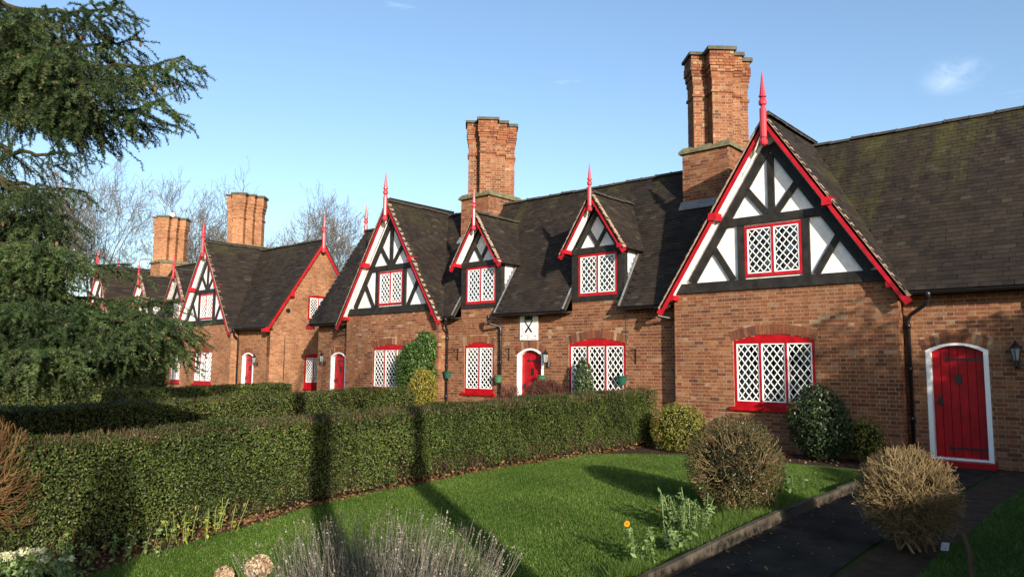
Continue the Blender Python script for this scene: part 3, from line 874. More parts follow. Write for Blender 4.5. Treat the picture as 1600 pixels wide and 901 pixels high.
    for b in bays:
        fr = front(-BAY_D)
        zap = RIDGE_Z - 0.06
        inf = MB()
        # infill with the window opening left out
        wx0, wx1, wz0, wz1 = b - 0.605, b + 0.605, 3.56, 4.64
        zz = lambda u: zap - PITCH_T * abs(u - b)
        inf.prism([(b - 2.29, TIE0), (wx0, TIE0), (wx0, zz(wx0)), (b - 2.29, max(TIE0, zz(b - 2.29)))], fr, -0.10, -0.022)
        inf.prism([(wx1, TIE0), (b + 2.29, TIE0), (b + 2.29, max(TIE0, zz(b + 2.29))), (wx1, zz(wx1))], fr, -0.10, -0.022)
        inf.prism([(wx0, wz1), (wx1, wz1), (wx1, zz(wx1)), (b, zap), (wx0, zz(wx0))], fr, -0.10, -0.022)
        inf.prism([(wx0, TIE0), (wx1, TIE0), (wx1, wz0), (wx0, wz0)], fr, -0.10, -0.022)
        G = inf.build('gable', M['white'], root)
        def tb(p, q, w, o=0.03, nm='timber', ext=0.0):
            m = MB(); m.beam((b + p[0], p[1]), (b + q[0], q[1]), w, fr, -0.02, o, ext=ext); m.build(nm, M['black'], G)
        tb((-2.32, 3.41), (2.32, 3.41), 0.215, 0.05)
        ra = lambda u: 6.36 - (6.36 - 3.50) / 1.86 * u
        for s in (-1, 1):
            tb((s * 1.84, 3.53), (s * 0.02, 6.30), 0.185, 0.030 + 0.002 * s)
            tb((s * 0.68, 3.52), (s * 0.68, 4.66), 0.15 , 0.026)
            tb((s * 0.86, 3.52), (s * 1.30, 4.24), 0.13, 0.022)
            tb((s * 0.10, 4.86), (s * 0.52, 5.40), 0.13, 0.022)
        tb((-1.10, 4.755), (1.10, 4.755), 0.17, 0.034)
        tb((0, 4.84), (0, 6.1), 0.14, 0.024)
        # barge boards, soffits, brackets
        fb = front(BARGE_Y)
        for s in (-1, 1):
            ztop = RIDGE_Z - 0.03
            p0 = (b, ztop); p1 = (b + s * (GF + 0.02), ztop - PITCH_T * (GF + 0.02))
            m = MB(); m.beam(p0, p1, 0.135, fb, -0.04, 0.0); m.build('bargeboard', M['red_trim'], G)
            m = MB(); m.beam((p0[0], p0[1] + 0.125), (p1[0], p1[1] + 0.125), 0.035, fb, -0.12, 0.012); m.build('verge_bedding', M['verge'], G)
            m = MB(); m.beam((p0[0], p0[1] - 0.03), (p1[0] - s*0.20, p1[1] - 0.03 + 0.20*PITCH_T), 0.016, fb, -0.245, -0.045); m.build('soffit', M['white'], G)
            u = b + s * 1.19; zb = 4.87
            m = MB(); m.prism([(u - 0.09, zb - 0.06), (u + 0.09, zb - 0.06), (u + 0.09, zb + 0.10), (u - 0.09, zb + 0.10)], fb, -0.25, 0.035); m.build('purlin_end', M['red_trim'], G)
            u = b + s * 2.27; zb = 3.20
            m = MB(); m.prism([(u - 0.10, zb - 0.05), (u + 0.10, zb - 0.05), (u + 0.10, zb + 0.06), (u - 0.10, zb + 0.06)], fb, -0.25, -0.012); m.build('purlin_end', M['red_trim'], G)
        finial(G, b, BARGE_Y - 0.05, 6.20, 0.92)
        window(root, fr, b, 1.20, 3.565, 4.63, 0.0, 2, 3.63, 4.575, 3, 5, near and b > -10, False,
               [(-0.56, 0.56, 3.6, 4.6)] if not (near and b > -10) else [(-0.56, 0.12, 3.6, 4.6), (0.16, 0.56, 3.6, 4.6)], d=0.0, red='red_trim')

    # ---------------- dormers
    for d in dormers:
        fr = front(0.0)
        fm = MB()
        fm.prism([(d - 0.80, 3.30), (d + 0.80, 3.30), (d + 0.80, 3.44), (d - 0.80, 3.44)], fr, -0.14, 0.015)
        fm.prism([(d - 0.80, 3.44), (d - 0.585, 3.44), (d - 0.585, 4.50), (d - 0.80, 4.50)], fr, -0.14, 0.013)
        fm.prism([(d + 0.585, 3.44), (d + 0.80, 3.44), (d + 0.80, 4.50), (d + 0.585, 4.50)], fr, -0.14, 0.013)
        D = fm.build('dormer', M['black'], root)
        g = MB(); g.prism([(d - 0.80, 4.52), (d + 0.80, 4.52), (d, 4.52 + 0.80 * PITCH_T)], fr, -0.08, -0.02); g.build('gable_panel', M['white'], D)
        def tb(p, q, w, o):
            m = MB(); m.beam((d + p[0], p[1]), (d + q[0], q[1]), w, fr, -0.018, o); m.build('timber', M['black'], D)
        tb((-0.82, 4.585), (0.82, 4.585), 0.16, 0.032)
        for s in (-1, 1):
            tb((s * 0.60, 4.66), (s * 0.01, 5.56), 0.12, 0.022 + 0.002 * s)
            tb((s * -0.03, 4.66), (s * 0.27, 5.12), 0.095, 0.016 + 0.0015 * s)
            zt = DZ - 0.085; fb = front(DY)
            m = MB(); m.beam((d, zt), (d + s * (DHW + 0.01), zt - PITCH_T * (DHW + 0.01)), 0.125, fb, -0.035, 0.0); m.build('bargeboard', M['red_trim'], D)
            m = MB(); m.beam((d, zt + 0.105), (d + s * (DHW + 0.01), zt + 0.105 - PITCH_T * (DHW + 0.01)), 0.03, fb, -0.1, 0.010); m.build('verge_bedding', M['verge'], D)
            m = MB(); m.beam((d, zt - 0.055), (d + s * (DHW - 0.15), zt - 0.055 - PITCH_T * (DHW - 0.15)), 0.016, fb, -0.285, -0.04); m.build('soffit', M['white'], D)
            m = MB(); u = d + s * 0.86; m.prism([(u - 0.08, 4.53), (u + 0.07, 4.53), (u + 0.07, 4.63), (u - 0.08, 4.63)], fb, -0.28, 0.015); m.build('purlin_end', M['red_trim'], D)
            xs_ = d + s * 0.78
            yq = lambda z: EAVE_Y + (z - EAVE_Z) / PITCH_T
            ck = MB(); sx = (xs_ - 0.02, xs_ + 0.008) if s > 0 else (xs_ - 0.008, xs_ + 0.02)
            vs = [(x_, y_, z_) for x_ in sx for y_, z_ in ((0.142, 3.55), (0.142, 4.58), (yq(4.58) + 0.1, 4.58))]
            ck.add(vs, [(0,1,2), (5,4,3), (0,3,4,1), (1,4,5,2), (2,5,3,0)] ); ck.build('cheek', M['white'], D)
            # stepped lead flashing up the cheek
            for k in range(8):
                za = 3.50 + 0.13 * k; ya = yq(za)
                if ya < 0.02: continue
                fl = MB(); xa = xs_ + s * 0.011
                fl.box(min(xa, xa + s*0.005), max(xa, xa + s*0.005), max(0.02, ya - 0.085), ya + 0.03, za - 0.05, za + 0.085)
                fl.build('flashing', M['lead'], D)
            ap = MB(); ap.beam((0.0, 0.0), (1.0, 0.0), 0.055, lambda u, z, o: tuple(np.array([xs_ + s * (0.012 + z + 0.055), EAVE_Y - 0.01, EAVE_Z]) + up_m * (u * 1.62) + nM * (0.034 + o)), 0, 0.008)
            ap.build('flashing', M['lead'], D)
        finial(D, d, DY - 0.03, 5.50, 0.72)
        window(root, fr, d, 1.17, 3.44, 4.50, 0.0, 2, 3.515, 4.435, 3, 5, False, False, [(-0.54, 0.54, 3.47, 4.49)], d=-0.01, red='red_trim')

    # ---------------- chimneys
    for ci, (chx, pot) in enumerate(chimneys):
        y0, y1 = 1.36, 2.86; x0, x1 = chx, chx + 1.25
        bz0, bz1 = 4.9, 7.0
        core = MB(); core.box(x0 + 0.006, x1 - 0.006, y0 + 0.006, y1 - 0.006, bz0, bz1)
        s_ = 0.25 * math.sqrt(2)                     # half diagonal of a shaft
        xc_, yc_ = (x0 + x1) / 2, (y0 + y1) / 2
        shafts = [(xc_ + i * 0.255, yc_ + j * 0.455) for i in (-1, 1) for j in (-1, 0, 1)]
        def outset(z):
            for a, b, o in ((8.37, 8.45, 0.03), (8.45, 8.77, 0.0), (8.77, 8.93, 0.02), (8.93, 9.09, 0.045), (9.09, 9.27, 0.07), (9.27, 9.49, 0.055)):
                if a <= z < b: return o
            return 0.0
        for sx, sy in shafts:
            core.lathe([(s_ - 0.007, 7.0), (s_ - 0.007, 8.78)], sx, sy, 4); core.lathe([(s_ + 0.01, 8.78), (s_ + 0.04, 9.49)], sx, sy, 4)
        # lathe with 4 sides starts at 45 degrees; turn it so the shafts stand diagonally
        vv = core.v
        off = 8
        for k, (sx, sy) in enumerate(shafts):
            for q in (1 + 2 * k, 2 + 2 * k):
                a = vv[q]; dx, dy = a[:,0] - sx, a[:,1] - sy
                vv[q] = np.stack([sx + (dx - dy) / math.sqrt(2), sy + (dx + dy) / math.sqrt(2), a[:,2]], 1)
        C = core.build('chimney', M['mortar'] if near else M['brick_far'], root)
        if True:
            bk = MB()
            def course(p, q, za, zb, o, par):
                p = np.array(p); q = np.array(q); dvec = (q - p); ln = np.linalg.norm(dvec); dvec /= ln
                nrm = np.array([dvec[1], -dvec[0]])
                fr = lambda u, z, oo: (*(p + dvec * u + nrm * oo), z)
                u = -o - (0.17 if par else 0.0) ; st = True; L_ = ln + o
                while u < L_:
                    w = 0.2225 if st else 0.1105
                    a, b = max(u, -o), min(u + w, L_)
                    if b - a > 0.03: bk.add(box8(fr, a, b, za, zb, -0.06, o), BOX5, rr.random())
                    u += w; st = not st
            nb = 27 if near else 0
            nc = int((bz1 - bz0) / COURSE)
            if near:
                for k in range(nc):
                    za = bz1 - (nc - k) * COURSE
                    for p, q in (((x0, y0), (x1, y0)), ((x1, y0), (x1, y1)), ((x1, y1), (x0, y1)), ((x0, y1), (x0, y0))):
                        course(p, q, za, za + COURSE, 0.0, k % 2)
                z = 7.06; k = 0
                while z < 9.47:
                    o = outset(z + 0.03)
                    for sx, sy in shafts:
                        c4 = [(sx, sy - s_), (sx + s_, sy), (sx, sy + s_), (sx - s_, sy)]
                        for e in range(4): course(c4[e], c4[(e+1) % 4], z, z + COURSE, o, (k + e) % 2)
                    z += COURSE; k += 1
                bk.build('brickwork', M['brick'], C, kind='stuff')
            else:
                z = 8.50
                for a, b, o in ((8.37, 8.45, 0.03), (8.77, 8.93, 0.02), (8.93, 9.09, 0.045), (9.09, 9.27, 0.07), (9.27, 9.49, 0.055)):
                    for sx, sy in shafts:
                        r = s_ + o * 1.41
                        bk.add([(sx, sy - r, a), (sx + r, sy, a), (sx, sy + r, a), (sx - r, sy, a), (sx, sy - r, b), (sx + r, sy, b), (sx, sy + r, b), (sx - r, sy, b)],
                               [(0,3,2,1), (4,5,6,7), (0,1,5,4), (1,2,6,5), (2,3,7,6), (3,0,4,7)])
                bk.build('corbel_band', M['brick_far'], C)
        sb = MB(); ov = 0.07
        sb.add([(x0-ov, y0-ov, 7.0), (x1+ov, y0-ov, 7.0), (x1+ov, y1+ov, 7.0), (x0-ov, y1+ov, 7.0), (x0-ov, y0-ov, 7.07), (x1+ov, y0-ov, 7.07), (x1+ov, y1+ov, 7.07), (x0-ov, y1+ov, 7.07),
                (x0+0.02, y0+0.02, 7.17), (x1-0.02, y0+0.02, 7.17), (x1-0.02, y1-0.02, 7.17), (x0+0.02, y1-0.02, 7.17)],
               [(0,3,2,1), (0,1,5,4), (1,2,6,5), (2,3,7,6), (3,0,4,7), (4,5,9,8), (5,6,10,9), (6,7,11,10), (7,4,8,11), (8,9,10,11)])
        sb.build('offset_slab', M['slab'], C)
        cp = MB()
        for k, (sx, sy) in enumerate(shafts):
            r = s_ + 0.155; za, zb = 9.475 - 0.002 * k, 9.55 + 0.003 * k
            cp.add([(sx, sy - r, za), (sx + r, sy, za), (sx, sy + r, za), (sx - r, sy, za), (sx, sy - r, zb), (sx + r, sy, zb), (sx, sy + r, zb), (sx - r, sy, zb)],
                   [(0,3,2,1), (4,5,6,7), (0,1,5,4), (1,2,6,5), (2,3,7,6), (3,0,4,7)])
        cp.build('cap', M['cap'], C)
        fl = MB(); fl.beam((x0 - 0.04, 0), (x1 + 0.04, 0), 0.22, lambda u, z, o: (u, y0 - 0.02 + z * up_m[1] * 1 - 0.06, zroof(y0) + z * up_m[2] - 0.02 + 0.05 + o), -0.02, 0.02)
        fl.build('flashing', M['lead'], C)
        if pot:
            p = MB(); p.lathe([(0.10, 9.53), (0.13, 9.59), (0.12, 9.77), (0.15, 9.81), (0.15, 9.85), (0.11, 9.85), (0.10, 9.67)], xc_, yc_, 10); p.build('chimney_pot', M['white'], C)

    # ---------------- windows and doors
    for wn in wins:
        fr = FB if wn.get('bay') is not None else F0
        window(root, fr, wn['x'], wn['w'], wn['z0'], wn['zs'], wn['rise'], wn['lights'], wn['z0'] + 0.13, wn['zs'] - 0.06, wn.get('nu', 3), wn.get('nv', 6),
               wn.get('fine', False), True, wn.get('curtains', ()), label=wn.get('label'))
    for dr in doors: door(root, F0, dr['x'], dr['w'], dr['z0'], dr['zs'], dr['rise'], label=dr.get('label'))
    # ---------------- gutters, downpipes
    blocked = sorted([(b - BH - 0.14, b + BH + 0.14) for b in bays] + dorm_ranges)
    x = xl - VO + 0.03
    for a, b in blocked + [(xr + VO - 0.03, None)]:
        if a - x > 0.4:
            g = MB(); n = 7
            prof = [(0.055 * math.cos(math.pi * (1 + k / n)), 0.055 * math.sin(math.pi * (1 + k / n))) for k in range(n + 1)] + [(0.045, 0.0), (0.0, -0.035), (-0.045, 0.0)]
            m_ = len(prof)
            vs = [(x + 0.02, EAVE_Y - 0.045 + p, EAVE_Z - 0.03 + q) for p, q in prof] + [(a - 0.02, EAVE_Y - 0.045 + p, EAVE_Z - 0.03 + q) for p, q in prof]
            g.add(vs, [[k, (k+1) % m_, m_ + (k+1) % m_, m_ + k][::-1] for k in range(m_)] + [list(range(m_)), list(range(m_, 2*m_))[::-1]])
            g.build('gutter', M['iron'], root)
            s = MB(); s.box(x, a, EAVE_Y + 0.02, -0.005, EAVE_Z - 0.075, EAVE_Z - 0.045); s.build('eave_soffit', M['black'], root)
        x = b
    return root

def downpipe(root, x_top, x_bot, y_wall, z_bend=2.62, z1=3.03, z0=0.05):
    p = MB(); yo = y_wall - 0.055
    pts = [(x_top, EAVE_Y - 0.045, z1), (x_top, EAVE_Y - 0.045, z1 - 0.12), (x_top + (x_bot - x_top) * 0.12, EAVE_Y - 0.02, z1 - 0.20),
           (x_top + (x_bot - x_top) * 0.9, yo - 0.02, z_bend + 0.04), (x_bot, yo, z_bend - 0.06), (x_bot, yo, z0)]
    p.tube(pts, [0.036] * 6, 8); p.tube([(x_bot, yo, z_bend - 0.10), (x_bot, yo, z_bend - 0.2)], 0.047, 8)
    for zz in (z_bend - 0.9, z_bend - 1.8): p.tube([(x_bot, yo, zz), (x_bot, yo, zz - 0.08)], 0.047, 8)
    p.lathe([(0.04, z1 - 0.12), (0.058, z1 - 0.02), (0.058, z1 + 0.03)], x_top, EAVE_Y - 0.045, 8)
    return p.build('downpipe', M['iron'], root, smooth=True)

A_X, B_X = -6.05, -18.42
near = terrace('cottage_terrace', 'long brick cottage row in front with red barge boards, half timbered gables and tall chimneys', True,
    -12.2, -22.82, -1.25, [B_X, A_X], [-14.72, -10.65], [(-17.0, False), (-9.0, False)],
    [dict(x=-6.12, w=1.68, z0=0.86, zs=2.24, rise=0.13, lights=3, bay=A_X, fine=True, nu=3, nv=6, curtains=[(-0.80, -0.52, 0.95, 2.2), (-0.30, -0.10, 0.95, 2.2), (0.10, 0.16, 0.95, 2.2), (0.70, 0.80, 0.95, 2.2)]),
     dict(x=-10.70, w=1.70, z0=0.86, zs=2.24, rise=0.13, lights=3, fine=True, nu=3, nv=6, curtains=[(-0.78, -0.62, 0.95, 2.2), (0.28, 0.40, 0.95, 2.2)]),
     dict(x=-14.77, w=1.16, z0=0.90, zs=2.24, rise=0.10, lights=2, nu=3, nv=7, curtains=[(-0.52, 0.25, 0.95, 2.22)]),
     dict(x=-18.38, w=1.74, z0=0.86, zs=2.20, rise=0.12, lights=3, bay=B_X, nu=3, nv=6, curtains=[(-0.8, 0.8, 0.95, 2.2)])],
    [dict(x=-2.925, w=0.97, z0=0.10, zs=2.02, rise=0.13, label='red plank door deep in shade at the right end'),
     dict(x=-12.85, w=0.93, z0=0.12, zs=1.98, rise=0.17, label='red plank door sunlit below the white plaque'),
     dict(x=-21.56, w=0.90, z0=0.12, zs=1.95, rise=0.15, label='red plank door at the far left end')], 'brick cottage terraces')
downpipe(near, -3.25, -3.66, 0.0)
downpipe(near, -8.78, -8.40, 0.0, 2.72)
downpipe(near, -14.08, -13.88, 0.0, 2.72)
downpipe(near, -15.80, -16.04, 0.0)
downpipe(near, -21.25, -20.80, 0.0, 2.72)

m = MB(); m.tube([(-9.80, -0.012, 3.04), (-9.805, -0.012, 2.7), (-9.80, -0.012, 2.26)], 0.009, 5); m.build('cable', M['iron'], near)
FB_R, FB_L = -30.9, -43.27
far = terrace('cottage_terrace', 'farther brick cottage row at left beyond the gap, partly hidden by the conifer', False,
    -36.7, -47.6, -26.1, [FB_L, FB_R], [-38.3, -34.3], [(-41.2, True), (-33.0, False)],
    [dict(x=-31.0, w=1.62, z0=0.80, zs=2.20, rise=0.13, lights=3, bay=FB_R, nu=3, nv=6, curtains=[(-0.75, 0.75, 0.9, 2.15)]),
     dict(x=-43.2, w=1.62, z0=0.80, zs=2.20, rise=0.13, lights=3, bay=FB_L, nu=3, nv=6, curtains=[(-0.75, 0.75, 0.9, 2.15)]),
     dict(x=-38.4, w=1.62, z0=0.80, zs=2.20, rise=0.13, lights=3, nu=3, nv=6, curtains=[(-0.75, 0.75, 0.9, 2.15)]),
     dict(x=-34.3, w=1.16, z0=0.80, zs=2.20, rise=0.10, lights=2, nu=3, nv=7, curtains=[(-0.5, 0.5, 0.9, 2.15)])],
    [dict(x=-27.75, w=0.90, z0=0.10, zs=1.98, rise=0.14), dict(x=-36.3, w=0.90, z0=0.10, zs=1.98, rise=0.14), dict(x=-46.2, w=0.90, z0=0.10, zs=1.98, rise=0.14)], 'brick cottage terraces')
downpipe(far, -28.35, -28.5, 0.0)
m = MB(); m.tube([(-26.1 + 0.02, 0.62, 1.05), (-26.1 + 0.02, 0.62, 2.75)], 0.018, 5); m.build('conduit', M['iron'], far)
m = MB(); m.tube([(-26.1 - 0.01, 0.70, 3.78), (-26.1 + 0.07, 0.70, 3.78)], 0.085, 10); m.build('flue_vent', M['iron'], far)
def end_frame(u, z, o): return (-26.1 + 0.06 + o, u, z)
window(far, end_frame, 2.08, 0.92, 3.46, 4.42, 0.05, 2, 3.54, 4.36, 3, 6, False, False, [(-0.42, 0.42, 3.5, 4.4)], depth=0.03)
window(far, end_frame, 1.95, 0.80, 0.72, 2.02, 0.08, 2, 0.95, 1.94, 3, 7, False, True, (), depth=0.03)

# ------------------------------------------------------------------ fittings on the walls
def text_mesh(txt, size, loc, mat, parent, name='lettering'):
    cu = bpy.data.curves.new(name, 'FONT'); cu.body = txt; cu.size = size; cu.align_x = 'CENTER'; cu.extrude = 0.002
    o = bpy.data.objects.new(name, cu); o.data.materials.append(mat)
    COL.objects.link(o); dg = bpy.context.evaluated_depsgraph_get()
    me = bpy.data.meshes.new_from_object(o.evaluated_get(dg)); bpy.data.objects.remove(o)
    o = bpy.data.objects.new(name, me); link(o, parent)
    o.location = np.array(loc) - WORG[parent.name]; o.rotation_euler = (math.pi / 2, 0, 0)
    return o

px_, pz0, pz1 = -12.88, 2.36, 3.03
pl = empty('wall_plaque', (px_, -0.02, pz0), 'white painted plaque with a black shield emblem and date above the red door', 'plaque')
fr = front(0.0)
m = MB(); m.prism([(px_-0.31, pz0), (px_+0.31, pz0), (px_+0.31, pz1), (px_-0.31, pz1)], fr, 0.006, 0.035); m.build('panel', M['white'], pl)
m = MB(); m.prism([(px_-0.29, pz0+0.03), (px_+0.29, pz0+0.03), (px_+0.29, pz0+0.015), (px_-0.29, pz0+0.015)], fr, 0.0355, 0.04)
for s in (-1, 1):                                           # outline of the shield
    pts = [(px_ + s*0.225, pz0 + 0.52), (px_ + s*0.23, pz0 + 0.36), (px_ + s*0.19, pz0 + 0.23), (px_ + s*0.11, pz0 + 0.16), (px_, pz0 + 0.125)]
    for a, b in zip(pts[:-1], pts[1:]): m.beam(a, b, 0.008, fr, 0.0355, 0.042)
m.build('shield_outline', M['grey'], pl)
m = MB()                                                     # interlaced black device
for s in (-1, 1):
    m.beam((px_ + s*0.14, pz0 + 0.52), (px_ - s*0.10, pz0 + 0.21), 0.030, fr, 0.0355, 0.044 + 0.002*s)
    m.beam((px_ + s*0.06, pz0 + 0.42), (px_ - s*0.12, pz0 + 0.225), 0.028, fr, 0.0355, 0.043 + 0.002*s)
    m.beam((px_ + s*0.03, pz0 + 0.31), (px_ + s*0.11, pz0 + 0.22), 0.028, fr, 0.0355, 0.047 + 0.001*s)
m.beam((px_ - 0.14, pz0 + 0.525), (px_ + 0.14, pz0 + 0.535), 0.018, fr, 0.0355, 0.05)
m.prism([(px_-0.13, pz0+0.55), (px_+0.13, pz0+0.55), (px_+0.14, pz0+0.66), (px_+0.07, pz0+0.62), (px_, pz0+0.665), (px_-0.07, pz0+0.62), (px_-0.14, pz0+0.66)], fr, 0.0355, 0.05)
m.build('shield_device', M['black'], pl)
for s in (-1, 1):
    m = MB(); m.lathe([(0.016, pz0+0.108), (0.016, pz0+0.13)], px_ + s*0.24, -0.042, 8); m.build('bolt', M['iron'], pl)
text_mesh('1871', 0.085, (px_, -0.0362, pz0 + 0.045), M['grey'], pl)

def lantern(x, y, z, label, dirv=(0, -1)):
    e = empty('wall_lantern', (x, y, z - 0.2), label, 'lantern', 'wall lanterns beside the doors')
    dx, dy = dirv; cx, cy = x + dx*0.16, y + dy*0.16
    b = MB(); b.lathe([(0.05, z-0.20), (0.055, z-0.06)], x + dx*0.015, y + dy*0.015, 8); b.build('back_plate', M['iron'], e)
    a = MB(); a.tube([(x, y, z-0.13), (x+dx*0.08, y+dy*0.08, z-0.20), (cx, cy, z-0.16), (cx, cy, z-0.08)], 0.012, 6); a.build('arm', M['iron'], e)
    g = MB(); g.lathe([(0.045, z-0.08), (0.078, z+0.12)], cx, cy, 6); g.build('lantern_glass', M['grey'], e)
    c = MB(); c.lathe([(0.05, z-0.095), (0.05, z-0.078)], cx, cy, 6); c.lathe([(0.098, z+0.12), (0.085, z+0.14), (0.035, z+0.20), (0.02, z+0.21), (0.024, z+0.235), (0.004, z+0.26)], cx, cy, 6)
    for k in range(6):
        t = 2*math.pi*(k+0.5)/6; c.tube([(cx+0.047*math.cos(t), cy+0.047*math.sin(t), z-0.08), (cx+0.081*math.cos(t), cy+0.081*math.sin(t), z+0.12)], 0.006, 4)
    c.build('lantern_frame', M['iron'], e)
lantern(-2.02, 0.0, 1.92, 'black wall lantern in shade beside the right end red door')
lantern(-12.20, 0.0, 1.86, 'black wall lantern between the middle red door and the wide leaded window')
lantern(-22.35, 0.0, 1.85, 'black wall lantern on the left end of the near row')
lantern(-26.98, 0.0, 1.80, 'black wall lantern beside the red door of the farther row')

m_green = mat_paint('green_planter_plastic', (0.010, 0.075, 0.05), 0.4, 0.25)
m_sage = mat_paint('faded_green_planter', (0.045, 0.12, 0.06), 0.5, 0.25)
def planter(x, y, z, label, mat):
    e = empty('wall_planter', (x, y, z), label, 'planter', 'green planters on the cottage wall')
    p = MB(); n = 8
    ring = lambda r, zz: [(x + r*math.cos(math.pi*(1+k/n)), y - 0.01 + r*math.sin(math.pi*(1+k/n)), zz) for k in range(n+1)]
    vs = ring(0.085, z) + ring(0.135, z + 0.19); q = n + 1
    p.add(vs, [[k, k+1, q+k+1, q+k] for k in range(n)] + [list(range(q))[::-1], [n, 0, q, q+n], list(range(q, 2*q))]); p.build('bowl', mat, e)
    r = MB(); r.tube(ring(0.14, z + 0.195), 0.013, 5); r.build('rim', mat, e)
planter(-15.93, -0.09, 1.30, 'green half round planter by the downpipe right of the climbing shrub', m_green)
planter(-13.90, -0.09, 1.22, 'pale green planter fixed to the downpipe between narrow window and middle door', m_sage)
planter(-12.42, -0.01, 1.24, 'pale green planter on the wall just right of the middle red door', m_sage)
planter(-9.93, -0.01, 1.26, 'dark green planter at the right edge of the wide leaded window', m_green)

def hook(x, z, label):
    b = MB(); y = -0.005
    b.box(x - 0.010, x + 0.010, -0.022, -0.006, z - 0.17, z + 0.19)
    b.tube([(x, -0.02, z + 0.17), (x, -0.26, z + 0.18), (x, -0.29, z + 0.21)], 0.008, 5)
    b.tube([(x, -0.02, z - 0.12), (x, -0.08, z + 0.02), (x, -0.18, z + 0.16)], 0.007, 5)
    o = b.build('hanging_bracket', M['iron'], None, label=label, cat='bracket', group='iron basket brackets')
hook(-15.62, 1.98, 'iron basket bracket on the wall left of the narrow leaded window')
hook(-13.60, 1.98, 'iron basket bracket on the wall between downpipe and middle door')
hook(-9.55, 1.92, 'iron basket bracket on the wall right of the wide leaded window')

# ------------------------------------------------------------------ vegetation
def leaf_quads(P, N, size, aspect=0.5, spread=0.6, r=None, up_bias=0.0, fold=True):
    """diamond shaped leaves at points P, facing about N"""
    r = r or rng; n = len(P)
    D = N + r.normal(0, spread, (n, 3)); D /= np.linalg.norm(D, axis=1)[:, None] + 1e-9
    A = np.cross(D, r.normal(0, 1, (n, 3))); A[:, 2] += up_bias; A -= D * (A * D).sum(1)[:, None]; A /= np.linalg.norm(A, axis=1)[:, None] + 1e-9
    B = np.cross(D, A)
    ln = size * r.uniform(0.65, 1.3, n)[:, None]; wd = ln * aspect
    v = np.empty((n, 4, 3))
    v[:, 0] = P - A*ln*0.5; v[:, 1] = P - B*wd*0.5 + D*ln*0.06; v[:, 2] = P + A*ln*0.5; v[:, 3] = P + B*wd*0.5 + D*ln*0.06
    f = np.arange(n * 4).reshape(n, 4)
    return v.reshape(-1, 3), f

def leaves_obj(name, P, N, size, mat, parent, aspect=0.5, spread=0.6, tint=None, up_bias=0.0, kind='stuff', r=None):
    r = r or rng
    v, f = leaf_quads(P, N, size, aspect, spread, r, up_bias)
    t = r.random(len(P)) if tint is None else tint
    kw = dict(kind=kind) if kind else {}
    return mesh_obj(name, v, f, mat, parent, np.repeat(t, 4), False, **kw)

def segs_obj(name, P0, P1, R0, R1, mat, parent, sides=3, tint=None, kind=None, **kw):
    """many thin tapered sticks in one mesh"""
    P0 = np.asarray(P0, float); P1 = np.asarray(P1, float); n = len(P0)
    R0 = np.broadcast_to(R0, n); R1 = np.broadcast_to(R1, n)
    d = P1 - P0; d /= np.linalg.norm(d, axis=1)[:, None] + 1e-9
    ref = np.where(np.abs(d[:, 2:3]) < 0.8, [[0, 0, 1.0]], [[1.0, 0, 0]])
    a = np.cross(d, ref); a /= np.linalg.norm(a, axis=1)[:, None] + 1e-9; b = np.cross(d, a)
    v = np.empty((n, 2, sides, 3))
    for k in range(sides):
        t = 2*math.pi*k/sides; o = math.cos(t)*a + math.sin(t)*b
        v[:, 0, k] = P0 + o * R0[:, None]; v[:, 1, k] = P1 + o * R1[:, None]
    base = (np.arange(n) * 2 * sides)[:, None, None]
    k = np.arange(sides); k2 = (k + 1) % sides
    q = np.stack([k, k2, sides + k2, sides + k], 1)[None] + base
    t = None
    if tint is not None: t = np.repeat(np.broadcast_to(tint, n), 2 * sides)
    if kind: kw['kind'] = kind
    return mesh_obj(name, v.reshape(-1, 3), q.reshape(-1, 4), mat, parent, t, False, **kw)

G_HEDGE = [(0.0, (0.013, 0.025, 0.006)), (0.3, (0.029, 0.050, 0.010)), (0.6, (0.052, 0.084, 0.017)), (0.85, (0.098, 0.130, 0.030)), (0.94, (0.16, 0.17, 0.05)), (1.0, (0.13, 0.08, 0.035))]
m_hedge = mat_leaf('privet_leaf', G_HEDGE, 0.5, 0.22, 0.2, (1.6, (0.70, 0.66, 0.60), (1.15, 1.1, 1.0)))
m_dead = mat_leaf('dead_leaf', [(0, (0.06, 0.030, 0.015)), (0.5, (0.13, 0.065, 0.03)), (1, (0.22, 0.13, 0.06))], 0.8, 0.1, 0.1)
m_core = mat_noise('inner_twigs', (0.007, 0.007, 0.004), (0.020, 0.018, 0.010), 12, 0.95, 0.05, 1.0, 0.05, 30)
m_twig = mat_leaf('brown_twig', [(0, (0.05, 0.032, 0.020)), (0.5, (0.11, 0.07, 0.042)), (1, (0.19, 0.13, 0.08))], 0.85, 0.15, 0.0)

def fbm(P, s, seed=0):
    """cheap smooth noise from sines"""
    q = np.zeros(len(P)); r = np.random.default_rng(seed)
    for k in range(5):
        w = r.normal(0, 1, 3) * s * (1.7 ** k); q += np.sin(P @ w + r.uniform(0, 6.28)) / (1.5 ** k)
    return q / 2.2

